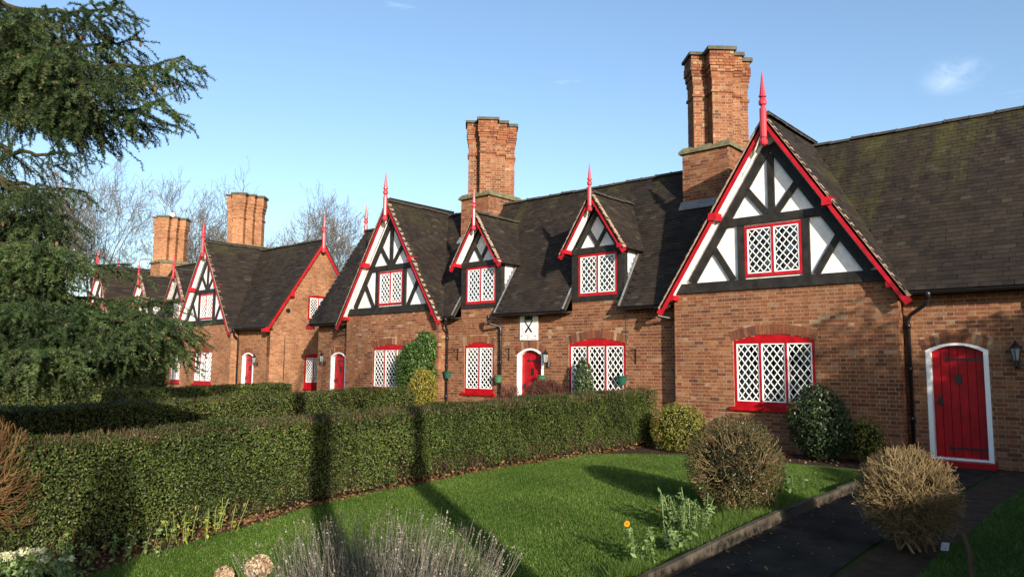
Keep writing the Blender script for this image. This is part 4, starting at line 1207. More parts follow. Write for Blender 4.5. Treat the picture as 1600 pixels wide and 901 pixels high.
def hedge(label, x, y0, y1, half, top0, top1, n, leaf, seed, group, xe=None, mat=None, bare=0.20, ends=True):
    """a clipped hedge that runs in y; top0/top1: world height of its top at y0 (street) and y1 (house)"""
    r = np.random.default_rng(seed)
    yc = (y0 + y1) / 2
    e = empty('hedge', (x, yc, float(gz(yc))), label, 'hedge', group)
    T = lambda y: top0 + (top1 - top0) * (y - y0) / (y1 - y0)
    xo = lambda y: x + (0 if xe is None else (xe - x) * (y - y0) / (y1 - y0))
    ny = 40; core = []
    inn = 0.09
    vs = []; fs = []
    for i in range(ny + 1):
        y = y0 + inn + (y1 - y0 - 2*inn) * i / ny; g = float(gz(y))
        for u, w in ((-1, 0), (-1, 0.5), (-1, 1), (0, 1), (1, 1), (1, 0.5), (1, 0)):
            hh = (half - inn - 0.03 * (w == 1)); jit = r.normal(0, 0.012)
            vs.append((xo(y) + u * hh + jit, y, g + 0.03 + (T(y) - inn - g) * w if w else g - 0.02))
    for i in range(ny):
        for k in range(6): fs.append([i*7+k, (i+1)*7+k, (i+1)*7+k+1, i*7+k+1])
    fs.append(list(range(7))); fs.append(list(range(ny*7, ny*7+7))[::-1])
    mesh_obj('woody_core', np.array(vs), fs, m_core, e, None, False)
    L_ = y1 - y0; H_ = (top0 + top1) / 2 - float(gz(yc))
    areas = [L_*H_, L_*H_*0.35, L_*half*2, half*2*H_, half*2*H_]
    cnt = (np.array(areas) / sum(areas) * n).astype(int)
    Ps = []; Ns = []
    for fc, c in enumerate(cnt):
        a, b = r.random(c), r.random(c)
        if fc in (0, 1):
            y = y0 + a * L_; g = gz(y); z = g + 0.06 + b ** 0.9 * (T(y) - g - 0.06); s = 1 if fc == 0 else -1
            rnd = np.where(z > T(y) - 0.12, (z - T(y) + 0.12) ** 2 * 6, 0)
            P = np.stack([xo(y) + s * (half - rnd), y, z], 1); N = np.tile([s, 0, 0.25], (c, 1))
        elif fc == 2:
            y = y0 + a * L_; u = (b * 2 - 1); P = np.stack([xo(y) + u * half, y, T(y) - np.abs(u)**6 * 0.05], 1); N = np.tile([0, 0, 1.0], (c, 1))
        else:
            yy = y1 if fc == 3 else y0; s = 1 if fc == 3 else -1; g = float(gz(yy))
            P = np.stack([xo(yy) + (a*2-1)*half, np.full(c, yy), g + 0.06 + b * (T(yy) - g - 0.06)], 1); N = np.tile([0, s, 0.2], (c, 1))
        Ps.append(P); Ns.append(N)
    P = np.concatenate(Ps); N = np.concatenate(Ns).astype(float)
    d = 0.045 * fbm(P, 2.2, seed) + 0.035 * fbm(P, 8.0, seed + 1) + r.normal(0, 0.018, len(P)) - 0.03 * r.random(len(P)) ** 2
    P = P + N / np.linalg.norm(N, axis=1)[:, None] * d[:, None]
    zrel = (P[:, 2] - gz(P[:, 1])) / H_
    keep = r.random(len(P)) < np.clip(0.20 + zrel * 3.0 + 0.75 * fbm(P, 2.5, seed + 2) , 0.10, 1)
    P, N = P[keep], N[keep]; zrel = zrel[keep]
    tint = np.clip(r.beta(1.6, 2.2, len(P)) + 0.22 * fbm(P, 1.4, seed + 3), 0.01, 0.95)
    tint[(r.random(len(P)) < 0.03 + bare * np.clip((zrel - 0.72) * 5, 0, 1) + 0.25 * np.clip(fbm(P, 1.8, seed + 6) - 0.55, 0, 1) + 0.22 * (zrel < 0.16))] = 0.985
    off = (np.sin(seed) * 0) 
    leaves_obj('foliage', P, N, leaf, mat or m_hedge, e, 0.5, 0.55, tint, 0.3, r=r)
    # cut twigs along the top and bare stems near the ground
    k = int(n * 0.05); y = y0 + r.random(k) * L_; low = r.random(k) < 0.4
    P0 = np.stack([xo(y) + np.where(low, half * 0.75, (r.random(k)*2-1) * half), y, np.where(low, gz(y) + r.random(k) * 0.25, T(y) - 0.1)], 1)
    dirs = np.stack([np.where(low, 0.25, 0) + r.normal(0, 0.3, k), r.normal(0, 0.4, k), np.ones(k)], 1); dirs /= np.linalg.norm(dirs, axis=1)[:, None]
    P1 = P0 + dirs * r.uniform(0.09, 0.17, k)[:, None]
    segs_obj('twigs', P0, P1, 0.004, 0.0025, m_twig, e, 3, r.random(k), kind='stuff')
    k = int(L_ * 130); y = y0 + r.random(k) * L_
    P = np.stack([xo(y) + half - 0.04 + r.random(k) * 0.22 - 0.05, y, gz(y) + 0.012 + r.random(k)**3 * 0.12], 1)
    leaves_obj('dead_leaves', P, np.tile([0.3, 0, 1.0], (k, 1)), 0.05, m_dead, e, 0.6, 0.7, r=r)
    return e

HG = 'clipped garden hedges'
hedge('long clipped green hedge in the foreground, running from the half timbered bay towards the street', -8.98, -13.4, -0.75, 0.42, 0.83, 1.18, 150000, 0.030, 11, HG)
hedge('second clipped hedge, just beyond the long foreground hedge, ending by the yellow conifer', -16.05, -11.8, -1.0, 0.40, 0.80, 1.08, 42000, 0.045, 12, HG)
hedge('third clipped hedge, ending below the gap between the two cottage rows', -23.3, -10.5, -0.9, 0.40, 0.78, 1.00, 26000, 0.06, 13, HG)
hedge('far dark hedge in shade under the conifer branches', -29.4, -11.5, -2.6, 0.45, 1.55, 1.72, 20000, 0.075, 14, HG)
hedge('dark boundary hedge at the right of the side lawn', 0.75, -12.8, -0.4, 0.45, 1.15, 1.42, 22000, 0.05, 15, HG)

def ellipsoid_pts(r, n, c, rad, seed, lump=0.12, depth=0.25, zmin=-0.9, fscale=2.5):
    d = r.normal(0, 1, (int(n * 1.5), 3)); d /= np.linalg.norm(d, axis=1)[:, None]; d = d[d[:, 2] > zmin][:n]
    k = 1 + lump * fbm(d, fscale, seed) - depth * r.random(len(d)) ** 2.2
    P = np.array(c) + d * np.array(rad) * k[:, None]
    N = d / np.array(rad); N /= np.linalg.norm(N, axis=1)[:, None]
    return P, N

def core_ball(c, rad, parent, k=0.72, mat=None, name='woody_core'):
    m = MB(); vs = []; fs = []; ns, nl = 12, 7
    for j in range(nl + 1):
        th = math.pi * j / nl
        for i in range(ns):
            ph = 2*math.pi*i/ns; q = k * (1 + 0.06*math.sin(3*ph + 2*th))
            vs.append((c[0] + rad[0]*q*math.sin(th)*math.cos(ph), c[1] + rad[1]*q*math.sin(th)*math.sin(ph), c[2] + rad[2]*q*math.cos(th)))
    for j in range(nl):
        for i in range(ns): fs.append([j*ns+i, (j+1)*ns+i, (j+1)*ns+(i+1) % ns, j*ns+(i+1) % ns])
    return mesh_obj(name, np.array(vs), fs, mat or m_core, parent, None, True)

def shrub(name, label, cat, c, rad, n, leaf, mat, seed, aspect=0.5, spread=0.7, lump=0.12, depth=0.3, fscale=2.5, up=0.3, core=0.72, stems=6, group=None, tint=None):
    r = np.random.default_rng(seed)
    g = float(gz(c[1]))
    e = empty(name, (c[0], c[1], g), label, cat, group)
    P, N = ellipsoid_pts(r, n, c, rad, seed, lump, depth, fscale=fscale)
    P[:, 2] = np.maximum(P[:, 2], g + 0.02)
    leaves_obj('foliage', P, N, leaf, mat, e, aspect, spread, None if tint is None else np.clip(tint(P, r), 0, 0.99), up, r=r)
    if core: core_ball(c, rad, e, core)
    if stems:
        m = MB()
        for i in range(stems):
            a = r.uniform(0, 6.28); b0 = np.array([c[0] + 0.06*math.cos(a), c[1] + 0.06*math.sin(a), g - 0.03])
            d = r.normal(0, 1, 3); d[2] = abs(d[2]) + 0.3; d /= np.linalg.norm(d)
            m.tube([b0, b0 + np.array([0.1*math.cos(a), 0.1*math.sin(a), (c[2]-g)*0.5]), np.array(c) + d * np.array(rad) * 0.7], [0.02, 0.014, 0.005], 5)
        m.build('stem', m_twig, e)
    return e

m_yellow = mat_leaf('golden_foliage', [(0, (0.09, 0.085, 0.012)), (0.4, (0.22, 0.20, 0.03)), (0.75, (0.36, 0.31, 0.05)), (1, (0.45, 0.40, 0.10))], 0.5, 0.3, 0.3)
m_dkgreen = mat_leaf('dark_shrub_leaf', [(0, (0.010, 0.018, 0.008)), (0.5, (0.022, 0.040, 0.014)), (0.9, (0.045, 0.075, 0.025)), (1, (0.09, 0.12, 0.05))], 0.38, 0.3, 0.15)
m_bright = mat_leaf('climber_leaf', [(0, (0.018, 0.040, 0.008)), (0.5, (0.045, 0.095, 0.018)), (0.9, (0.085, 0.15, 0.03)), (1, (0.15, 0.20, 0.06))], 0.4, 0.3, 0.2)
m_ivy = mat_leaf('ivy_leaf', [(0, (0.020, 0.034, 0.012)), (0.6, (0.045, 0.075, 0.025)), (0.9, (0.10, 0.13, 0.06)), (1, (0.22, 0.24, 0.13))], 0.3, 0.5, 0.15)
m_gold2 = mat_leaf('lime_gold_foliage', [(0, (0.050, 0.055, 0.010)), (0.4, (0.115, 0.120, 0.018)), (0.8, (0.21, 0.20, 0.034)), (1, (0.30, 0.28, 0.065))], 0.5, 0.3, 0.25)
m_lime = mat_leaf('fresh_leaf', [(0, (0.06, 0.10, 0.025)), (0.5, (0.13, 0.20, 0.055)), (1, (0.25, 0.33, 0.13))], 0.45, 0.35, 0.3)

shrub('golden_shrub', 'round yellow green shrub at the end of the foreground hedge by the bay', 'shrub', (-7.62, -1.45, 0.44), (0.58, 0.54, 0.52), 8000, 0.042, m_gold2, 21, 0.45, 0.8, 0.10, 0.35, 5)
shrub('dark_shrub', 'dark green shrub in front of the wide window of the half timbered bay', 'shrub', (-5.0, -0.92, 0.66), (0.56, 0.42, 0.70), 6500, 0.062, m_dkgreen, 22, 0.45, 0.8, 0.22, 0.4, 3)
shrub('small_golden_shrub', 'small yellow green shrub right of the dark shrub under the bay window', 'shrub', (-4.30, -0.72, 0.40), (0.34, 0.30, 0.38), 2200, 0.05, m_gold2, 23, 0.45, 0.8, 0.15, 0.4, 4)
shrub('climbing_shrub', 'tall leafy green climber on the brick wall right of the left bay window', 'climber', (-16.85, -0.62, 1.55), (0.80, 0.32, 0.80), 8000, 0.07, m_bright, 24, 0.55, 0.8, 0.22, 0.35, 3)
E_ = shrub('yellow_conifer', 'small upright yellow conifer in front of the climber and downpipe', 'shrub', (-15.75, -1.2, 0.95), (0.42, 0.40, 0.62), 5200, 0.06, m_yellow, 25, 0.3, 0.7, 0.18, 0.4, 3, 1.0)
shrub('ivy_column', 'ivy clad post in front of the wide leaded window', 'climber', (-10.85, -0.32, 1.05), (0.24, 0.20, 0.82), 3200, 0.06, m_ivy, 26, 0.7, 0.7, 0.14, 0.3, 4)
# more arms of the wall climber
r_ = np.random.default_rng(5)
cl = bpy.data.objects['climbing_shrub']
P1, N1 = ellipsoid_pts(r_, 2600, (-16.45, -0.52, 2.25), (0.42, 0.18, 0.50), 31, 0.3, 0.5)
P2, N2 = ellipsoid_pts(r_, 2200, (-16.95, -0.66, 0.75), (0.55, 0.28, 0.42), 32, 0.25, 0.4)
leaves_obj('upper_foliage', np.concatenate([P1, P2]), np.concatenate([N1, N2]), 0.07, m_bright, cl, 0.55, 0.8, None, 0.3, r=r_)

# ---- bare, twiggy bushes
def twig_bush(name, label, cat, base, c, rad, n, mat, seed, rb=0.006, side=3, upb=0.35, group=None, zmin=-0.55, bend=0.5, ntrunk=10, kink=0.02, bspread=0.06):
    r = np.random.default_rng(seed)
    e = empty(name, tuple(base), label, cat, group)
    base = np.array(base, float); c = np.array(c, float); rad = np.array(rad, float)
    mains = []
    trunk = MB()
    for i in range(ntrunk):
        d = r.normal(0, 1, 3); d[2] = abs(d[2]) * 0.6 + 0.1; d /= np.linalg.norm(d)
        t = c + d * rad * 0.42; a = base + np.array([r.normal(0, bspread), r.normal(0, bspread), -0.03])
        mid = (a + t) / 2 + np.array([0, 0, -0.05]) + (t - a) * np.array([0.18, 0.18, 0])
        trunk.tube([a, mid, t], [rb * 2.6, rb * 2.0, rb * 1.4], 5, r.random()); mains.append((a, mid, t))
    trunk.build('main_stems', mat, e)
    P0 = []; P1 = []; R0 = []; R1 = []; TT = []
    for i in range(n):
        d = r.normal(0, 1, 3); d /= np.linalg.norm(d)
        if d[2] < zmin: d[2] = -d[2]
        tip = c + d * rad * r.uniform(0.86, 1.04)
        ms = min((mains[q] for q in r.integers(0, ntrunk, 3)), key=lambda m_: np.linalg.norm(m_[2] - tip))
        f = r.uniform(0.1, 1.0); st = ms[1] * (1 - f) + ms[2] * f
        md = st + (tip - st) * 0.5 + (d * np.array([1, 1, 0.2]) * 0.10 - np.array([0, 0, 0.06]) * upb) * np.linalg.norm(tip - st) * bend * 2
        ts = np.linspace(0, 1, 6)[:, None]; pts = st*(1-ts)**2 + 2*md*ts*(1-ts) + tip*ts**2 + r.normal(0, kink, (6, 3)) * (ts > 0.1)
        tt = r.random()
        for k in range(5):
            P0.append(pts[k]); P1.append(pts[k+1]); R0.append(rb * (1.1 - 0.14*k)); R1.append(rb * (1.1 - 0.14*(k+1))); TT.append(tt)
        for q in range(side):
            k = r.integers(2, 5); a = pts[k]; dd = d + r.normal(0, 0.55, 3); dd[2] += upb; dd /= np.linalg.norm(dd); ln = r.uniform(0.10, 0.24) * rad.mean() * 1.5
            b = a + dd * ln * 0.5; cc = b + (dd + np.array([0, 0, 0.35]) * upb + r.normal(0, 0.25, 3)) * ln * 0.5
            # keep twigs inside the clipped outline
            rel = (cc - c) / rad; q_ = np.linalg.norm(rel)
            if q_ > 1.06: cc = c + rel / q_ * 1.06 * rad
            P0 += [a, b]; P1 += [b, cc]; R0 += [rb*0.6, rb*0.5]; R1 += [rb*0.5, rb*0.35]; TT += [tt, tt]
    segs_obj('twigs', P0, P1, np.array(R0), np.array(R1), mat, e, 3, np.array(TT), kind='stuff')
    return e

m_tan = mat_leaf('tan_bare_twig', [(0, (0.085, 0.056, 0.026)), (0.5, (0.185, 0.13, 0.06)), (1, (0.33, 0.245, 0.125))], 0.8, 0.15, 0.0)
m_orange = mat_leaf('orange_bare_twig', [(0, (0.085, 0.042, 0.017)), (0.5, (0.16, 0.085, 0.035)), (1, (0.25, 0.15, 0.065))], 0.8, 0.15, 0.0)
m_maroon = mat_leaf('maroon_twig', [(0, (0.05, 0.016, 0.014)), (0.5, (0.10, 0.035, 0.028)), (1, (0.16, 0.075, 0.05))], 0.7, 0.2, 0.1)
twig_bush('bare_bush', 'leafless tan bush of curved twigs beside the dark path at right', 'bush', (-2.02, -6.95, -0.05), (-2.05, -6.92, 0.46), (0.47, 0.47, 0.46), 1000, m_tan, 41, 0.0050, 5, zmin=-0.93, ntrunk=16, bspread=0.09, kink=0.032)
tb_ = twig_bush('clipped_bush', 'round clipped bush, half dead and twiggy, on the lawn edge by the path', 'bush', (-3.98, -6.62, -0.04), (-4.0, -6.60, 0.55), (0.57, 0.57, 0.57), 420, m_tan, 42, 0.0048, 3, zmin=-0.8, ntrunk=14)
r_ = np.random.default_rng(43)
P, N = ellipsoid_pts(r_, 20000, (-4.0, -6.60, 0.55), (0.57, 0.57, 0.57), 44, 0.04, 0.42)
rel = (P - np.array([-4.0, -6.60, 0.55]))
face = (N @ np.array([0.45, -0.85, 0.0]))                  # the side towards the camera has lost most leaves
keep = (r_.random(len(P)) < np.clip(1.05 - 1.35 * np.clip(face - 0.15, 0, 1) + 0.35 * fbm(P, 4, 9) + 0.9 * (rel[:, 2] > 0.36) + 0.9 * ((rel[:, 0] > 0.15) & (rel[:, 2] < -0.05)), 0.28, 1)) & (P[:, 2] > 0.03)
P, N = P[keep], N[keep]
m_box = mat_leaf('small_box_leaf', [(0, (0.018, 0.022, 0.006)), (0.4, (0.036, 0.046, 0.011)), (0.75, (0.085, 0.085, 0.022)), (0.9, (0.12, 0.075, 0.032)), (1, (0.15, 0.07, 0.035))], 0.4, 0.4, 0.2)
leaves_obj('foliage', P, N, 0.024, m_box, tb_, 0.5, 0.8, r_.beta(2, 2, len(P)), 0.2, r=r_)
core_ball((-4.0, -6.60, 0.54), (0.57, 0.57, 0.56), tb_, 0.68)
twig_bush('orange_twig_bush', 'large leafless bush of orange brown twigs at the left edge of the foreground', 'bush', (-8.95, -13.2, -0.43), (-8.95, -13.2, 0.40), (0.80, 0.78, 0.80), 620, m_orange, 45, 0.0055, 4, upb=0.8)
twig_bush('maroon_bush', 'low maroon leafless bush between middle door and the ivy', 'bush', (-11.75, -0.75, 0.0), (-11.7, -0.75, 0.80), (0.74, 0.36, 0.56), 900, m_maroon, 46, 0.008, 5)
twig_bush('maroon_bush', 'thin reddish bush in front of the middle red door', 'bush', (-12.95, -0.75, 0.0), (-12.9, -0.75, 0.72), (0.42, 0.3, 0.58), 150, m_maroon, 47, 0.005, 4)

# ---- foreground flowers
def tuft(name, label, cat, base, n, h, spreadr, lean, mat, seed, rb=0.003, spike=None, group=None, wob=0.10):
    r = np.random.default_rng(seed)
    base = np.array(base, float)
    e = empty(name, tuple(base), label, cat, group)
    P0 = []; P1 = []; R0 = []; R1 = []; tips = []; T = []
    for i in range(n):
        a = r.uniform(0, 6.28); q = math.sqrt(r.random()); s = base + np.array([spreadr[0]*q*math.cos(a), spreadr[1]*q*math.sin(a), 0]); s[2] = float(gz(s[1])) - 0.01
        d = np.array([math.cos(a)*q*lean + r.normal(0, wob), math.sin(a)*q*lean + r.normal(0, wob), 1.0]); d /= np.linalg.norm(d)
        ln = h * r.uniform(0.55, 1.05) * (1.15 - 0.35*q); t = r.random(); b = s
        for k in range(3):
            c = b + d * ln / 3; d = d + r.normal(0, 0.05, 3); P0.append(b); P1.append(c); R0.append(rb*(1-0.2*k)); R1.append(rb*(1-0.2*(k+1))); T.append(t); b = c
        tips.append((b, d / np.linalg.norm(d)))
    segs_obj('stems', P0, P1, np.array(R0), np.array(R1), mat, e, 3, np.array(T), kind='stuff')
    return e, tips

m_lav = mat_leaf('dry_lavender', [(0, (0.08, 0.07, 0.054)), (0.5, (0.18, 0.16, 0.13)), (1, (0.32, 0.29, 0.245))], 0.85, 0.1, 0.1)
m_lavleaf = mat_leaf('grey_green_lavender', [(0, (0.045, 0.052, 0.034)), (0.6, (0.095, 0.10, 0.07)), (1, (0.17, 0.18, 0.14))], 0.8, 0.1, 0.1)
lv, tips = tuft('lavender', 'wide clump of dried grey lavender stems at the bottom of the picture', 'plant', (-4.85, -11.20, float(gz(-11.2))), 950, 0.72, (1.0, 0.85), 0.42, m_lav, 51, 0.0026, wob=0.17)
r_ = np.random.default_rng(52)
P = []; N = []
for tp, d in tips:
    if r_.random() < 0.6:
        for k in range(int(r_.integers(3, 8))): P.append(tp - d * 0.017 * k + r_.normal(0, 0.003, 3)); N.append(r_.normal(0, 1, 3))
leaves_obj('seed_heads', np.array(P), np.array(N), 0.016, m_lav, lv, 0.7, 0.8, r=r_)
q = r_.random((9000, 3)); a = q[:, 0]*6.283; rr_ = np.sqrt(q[:, 1])
P = np.stack([-4.85 + 0.98*rr_*np.cos(a), -11.20 + 0.83*rr_*np.sin(a), np.zeros(len(a))], 1); P[:, 2] = gz(P[:, 1]) + 0.04 + q[:, 2]*0.34*(1.1 - rr_*0.6)
leaves_obj('leaves', P, np.stack([np.cos(a), np.sin(a), 0.2+0*a], 1), 0.06, m_lavleaf, lv, 0.12, 0.6, None, 2.0, r=r_)

m_dryhead = mat_leaf('dry_flower_head', [(0, (0.16, 0.10, 0.06)), (0.5, (0.38, 0.27, 0.17)), (1, (0.55, 0.44, 0.31))], 0.9, 0.05, 0.2)
def dry_flower(label, base, hd, rad, seed):
    r = np.random.default_rng(seed); base = np.array(base, float)
    e = empty('dried_flower_head', tuple(base), label, 'flower', 'dried flower heads')
    P, N = ellipsoid_pts(r, 900, hd, (rad, rad, rad*0.85), seed, 0.1, 0.3)
    leaves_obj('petals', P, N, 0.026, m_dryhead, e, 0.8, 0.8, r=r)
    m = MB(); m.tube([base, (base + np.array(hd))/2 + np.array([0.02, 0, 0]), np.array(hd)], [0.006, 0.005, 0.004], 5); m.build('stem', m_twig, e)
dry_flower('large pale dried flower head standing left of the lavender', (-5.72, -11.72, float(gz(-11.72))), (-5.70, -11.74, 0.03), 0.105, 61)
dry_flower('smaller browner dried flower head left of the large pale one', (-5.98, -11.86, float(gz(-11.86))), (-6.0, -11.88, -0.06), 0.075, 62)

m_cream = mat_leaf('cream_flower', [(0, (0.30, 0.32, 0.14)), (0.6, (0.55, 0.55, 0.33)), (1, (0.80, 0.79, 0.66))], 0.7, 0.2, 0.3)
e = empty('flowering_shrub', (-7.35, -12.98, float(gz(-13))), 'low shrub with creamy flower clusters in the bottom left corner', 'shrub')
r_ = np.random.default_rng(63)
P, N = ellipsoid_pts(r_, 3500, (-7.35, -12.98, -0.27), (0.56, 0.45, 0.32), 63, 0.2, 0.4); leaves_obj('foliage', P, N, 0.05, m_lime, e, 0.5, 0.7, r=r_)
core_ball((-7.35, -12.98, -0.29), (0.56, 0.45, 0.30), e, 0.7)
for i in range(34):
    d = r_.normal(0, 1, 3); d[2] = abs(d[2]) * 0.9 + 0.1; d /= np.linalg.norm(d); c = np.array([-7.35, -12.98, -0.26]) + d * np.array([0.58, 0.47, 0.34])
    P, N = ellipsoid_pts(r_, 70, c, (0.05, 0.05, 0.03), 64 + i, 0.2, 0.3); leaves_obj('flower_cluster', P, N, 0.022, m_cream, e, 0.9, 0.7, r=r_, kind=None)

def leafy(name, label, cat, base, stems, h, leaf, mat, seed, spreadr=0.12, group=None, per=16, lean=0.35):
    r = np.random.default_rng(seed); base = np.array(base, float)
    e = empty(name, tuple(base), label, cat, group); P0 = []; P1 = []; P = []; N = []; tops = []
    for i in range(stems):
        a = r.uniform(0, 6.28); s = base + np.array([math.cos(a), math.sin(a), 0]) * spreadr * math.sqrt(r.random()); d = np.array([math.cos(a)*lean*r.random(), math.sin(a)*lean*r.random(), 1.0]); ln = h * r.uniform(0.6, 1.0)
        for k in range(4):
            c = s + d * ln / 4; P0.append(s); P1.append(c)
            for q in range(per // 4): aa = r.uniform(0, 6.28); o = np.array([math.cos(aa), math.sin(aa), 0.35]); P.append(c + o * leaf * 0.45 - d * r.random() * ln / 4); N.append(np.array([o[0]*0.4, o[1]*0.4, 1.0]))
            s = c; d = d + r.normal(0, 0.06, 3)
        tops.append(s)
    segs_obj('stems', P0, P1, 0.005, 0.004, m_lime, e, 4, 0.4, kind='stuff')
    leaves_obj('leaves', np.array(P), np.array(N), leaf, mat, e, 0.45, 0.45, r=r)
    return e, tops
leafy('leafy_plant', 'pale green leafy plant at the lawn corner, left of the clipped bush', 'plant', (-4.0, -7.75, float(gz(-7.75))), 26, 0.42, 0.062, m_lime, 71, 0.24, None, 28)
leafy('leafy_plant', 'low rosette of pale leaves beside the path edging', 'plant', (-3.72, -8.35, float(gz(-8.35))), 9, 0.16, 0.085, m_lime, 72, 0.16, None, 16, 0.8)
leafy('leafy_plant', 'small pale green sprig right of the clipped bush', 'plant', (-3.78, -5.3, 0.0), 5, 0.42, 0.085, m_lime, 73, 0.12, None, 16)
cal, tops = leafy('calendula', 'leafy plant with one orange flower beside the path edging', 'plant', (-3.74, -9.0, float(gz(-9.0))), 10, 0.38, 0.062, m_lime, 74, 0.12, None, 20)
m_or = mat_noise('orange_petal', (0.75, 0.22, 0.005), (0.9, 0.36, 0.01), 60, 0.6, 0.2, 0.0)
tp = max(tops, key=lambda p: p[2]); fl = MB()
for k in range(14):
    t = 2*math.pi*k/14; u = np.array([math.cos(t)*0.72, math.sin(t)*0.3 , math.sin(t)*0.62]) * 0.72; w = np.array([-math.sin(t)*0.72, math.cos(t)*0.3, math.cos(t)*0.62]) * 0.009
    c0 = tp + np.array([0.0, -0.01, 0.03]); fl.add([c0 + u*0.010 - w*0.5, c0 + u*0.052 - w, c0 + u*0.058, c0 + u*0.052 + w, c0 + u*0.010 + w*0.5], [(0,1,2,3,4)])
fl.build('flower', m_or, cal)
e, _ = leafy('leafy_plant', 'yellow green young shoots growing at the foot of the foreground hedge', 'plant', (-8.38, -10.95, float(gz(-10.95))), 22, 0.42, 0.06, mat_leaf('yellow_green_leaf', [(0, (0.10, 0.12, 0.02)), (0.5, (0.22, 0.25, 0.03)), (1, (0.40, 0.40, 0.08))], 0.45, 0.3, 0.3), 75, 0.42, None, 16)
leafy('leafy_plant', 'fresh green weeds at the shaded left end of the foreground hedge', 'plant', (-8.3, -11.9, float(gz(-11.9))), 30, 0.30, 0.06, m_lime, 76, 0.5, None, 16)
e = empty('plant_label', (-1.66, -7.15, float(gz(-7.15))), 'small white plant tag under the bare tan bush', 'tag')
m = MB(); m.add([(-1.74, -7.16, 0.03), (-1.68, -7.14, 0.03), (-1.67, -7.12, 0.10), (-1.73, -7.14, 0.10), (-1.74, -7.155, 0.03), (-1.68, -7.135, 0.03), (-1.67, -7.115, 0.10), (-1.73, -7.135, 0.10)],
              [(0,1,2,3), (7,6,5,4), (0,4,5,1), (1,5,6,2), (2,6,7,3), (3,7,4,0)]); m.build('tag_face', M['grey'], e)
m = MB(); m.tube([(-1.70, -7.14, float(gz(-7.15)) - 0.03), (-1.70, -7.14, 0.05)], 0.005, 5); m.build('tag_stake', m_twig, e)
m = MB(); m.tube([(-1.30, -8.05, float(gz(-8.05)) - 0.03), (-1.345, -7.98, 0.08), (-1.35, -7.97, 0.22), (-1.395, -7.95, 0.36)], [0.024, 0.022, 0.020, 0.017], 7)
m.build('garden_stake', m_twig, None, label='bare brown stake standing in the dark side lawn', cat='stake')

# ---- grass
def grass(name, label_parent, xf0, xf1, y0, y1, n, h, mat, seed, clump=0.0):
    r = np.random.default_rng(seed)
    y = y0 + (y1 - y0) * r.random(n) ** 1.0
    x = np.array([(xf0(a) if callable(xf0) else xf0) for a in y]); x1 = np.array([(xf1(a) if callable(xf1) else xf1) for a in y])
    x = x + (x1 - x) * r.random(n)
    P = np.stack([x, y, gz(y) - 0.005], 1)
    hh = h * r.uniform(0.5, 1.3, n) * (1 + clump * fbm(P, 3.0, seed))
    a = r.uniform(0, 6.283, n); w = 0.0032 + 0.002 * r.random(n)
    lean = r.normal(0, 0.45, (n, 2)) * hh[:, None]
    v = np.empty((n, 3, 3)); v[:, 0] = P; v[:, 1] = P; v[:, 2] = P
    v[:, 0, 0] -= w*np.cos(a); v[:, 0, 1] -= w*np.sin(a); v[:, 1, 0] += w*np.cos(a); v[:, 1, 1] += w*np.sin(a)
    v[:, 2, 0] += lean[:, 0]; v[:, 2, 1] += lean[:, 1]; v[:, 2, 2] += hh
    tint = np.clip(r.beta(2, 2, n) + 0.2 * fbm(P, 1.2, seed + 1), 0, 0.99)
    return mesh_obj(name, v.reshape(-1, 3), np.arange(n*3).reshape(n, 3), mat, label_parent, np.repeat(tint, 3), False, kind='stuff')
m_grass = mat_leaf('grass_blade', big=(0.9, (0.72, 0.74, 0.60), (1.12, 1.06, 1.0)), stops=[(0, (0.040, 0.080, 0.010)), (0.5, (0.080, 0.155, 0.020)), (0.9, (0.13, 0.22, 0.04)), (1, (0.21, 0.24, 0.08))], rough=0.5, spec=0.3, trans=0.35)
grass('grass', None, lawn_left, lambda y: -3.62, -12.6, -1.9, 360000, 0.027, m_grass, 81, 0.3)
grass('grass', None, lambda y: -4.0 if y > -8 else -3.75, lambda y: -3.50, -9.6, -5.0, 16000, 0.12, m_grass, 82, 0.5)
grass('grass', None, lambda y: -1.75, lambda y: 0.2, -12.0, -1.0, 70000, 0.04, m_grass, 83, 0.3)
# leaf litter on the soil and a few pale leaves on the path
r_ = np.random.default_rng(84)
k = 1800; y = r_.uniform(-12.8, -1.2, k); P = np.stack([np.where(y < -3.2, np.array([lawn_left(a) for a in y]) - r_.random(k)*0.35, r_.uniform(-8.3, -4.2, k)), np.where(y < -3.2, y, r_.uniform(-1.6, -0.5, k)), np.zeros(k)], 1); P[:, 2] = gz(P[:, 1]) + 0.015
leaves_obj('fallen_leaves', P, np.tile([0, 0, 1.0], (k, 1)), 0.05, m_dead, None, 0.65, 0.5, r=r_)
k = 130; y = r_.uniform(-11.5, -2.2, k); P = np.stack([-8.2 + 4.5 * r_.random(k) ** 1.7, y, gz(y) + 0.024], 1)
leaves_obj('fallen_leaves', P, np.tile([0, 0, 1.0], (k, 1)), 0.04, m_dead, None, 0.65, 0.5, r=r_)
k = 170; P = np.stack([-3.40 + 0.95 * r_.random(k) ** 1.6, r_.uniform(-9.4, -3, k), np.zeros(k)], 1); P[:, 2] = gz(P[:, 1]) + 0.012
leaves_obj('fallen_leaves', P, np.tile([0, 0, 1.0], (k, 1)), 0.045, m_dead, None, 0.7, 0.3, r=r_)

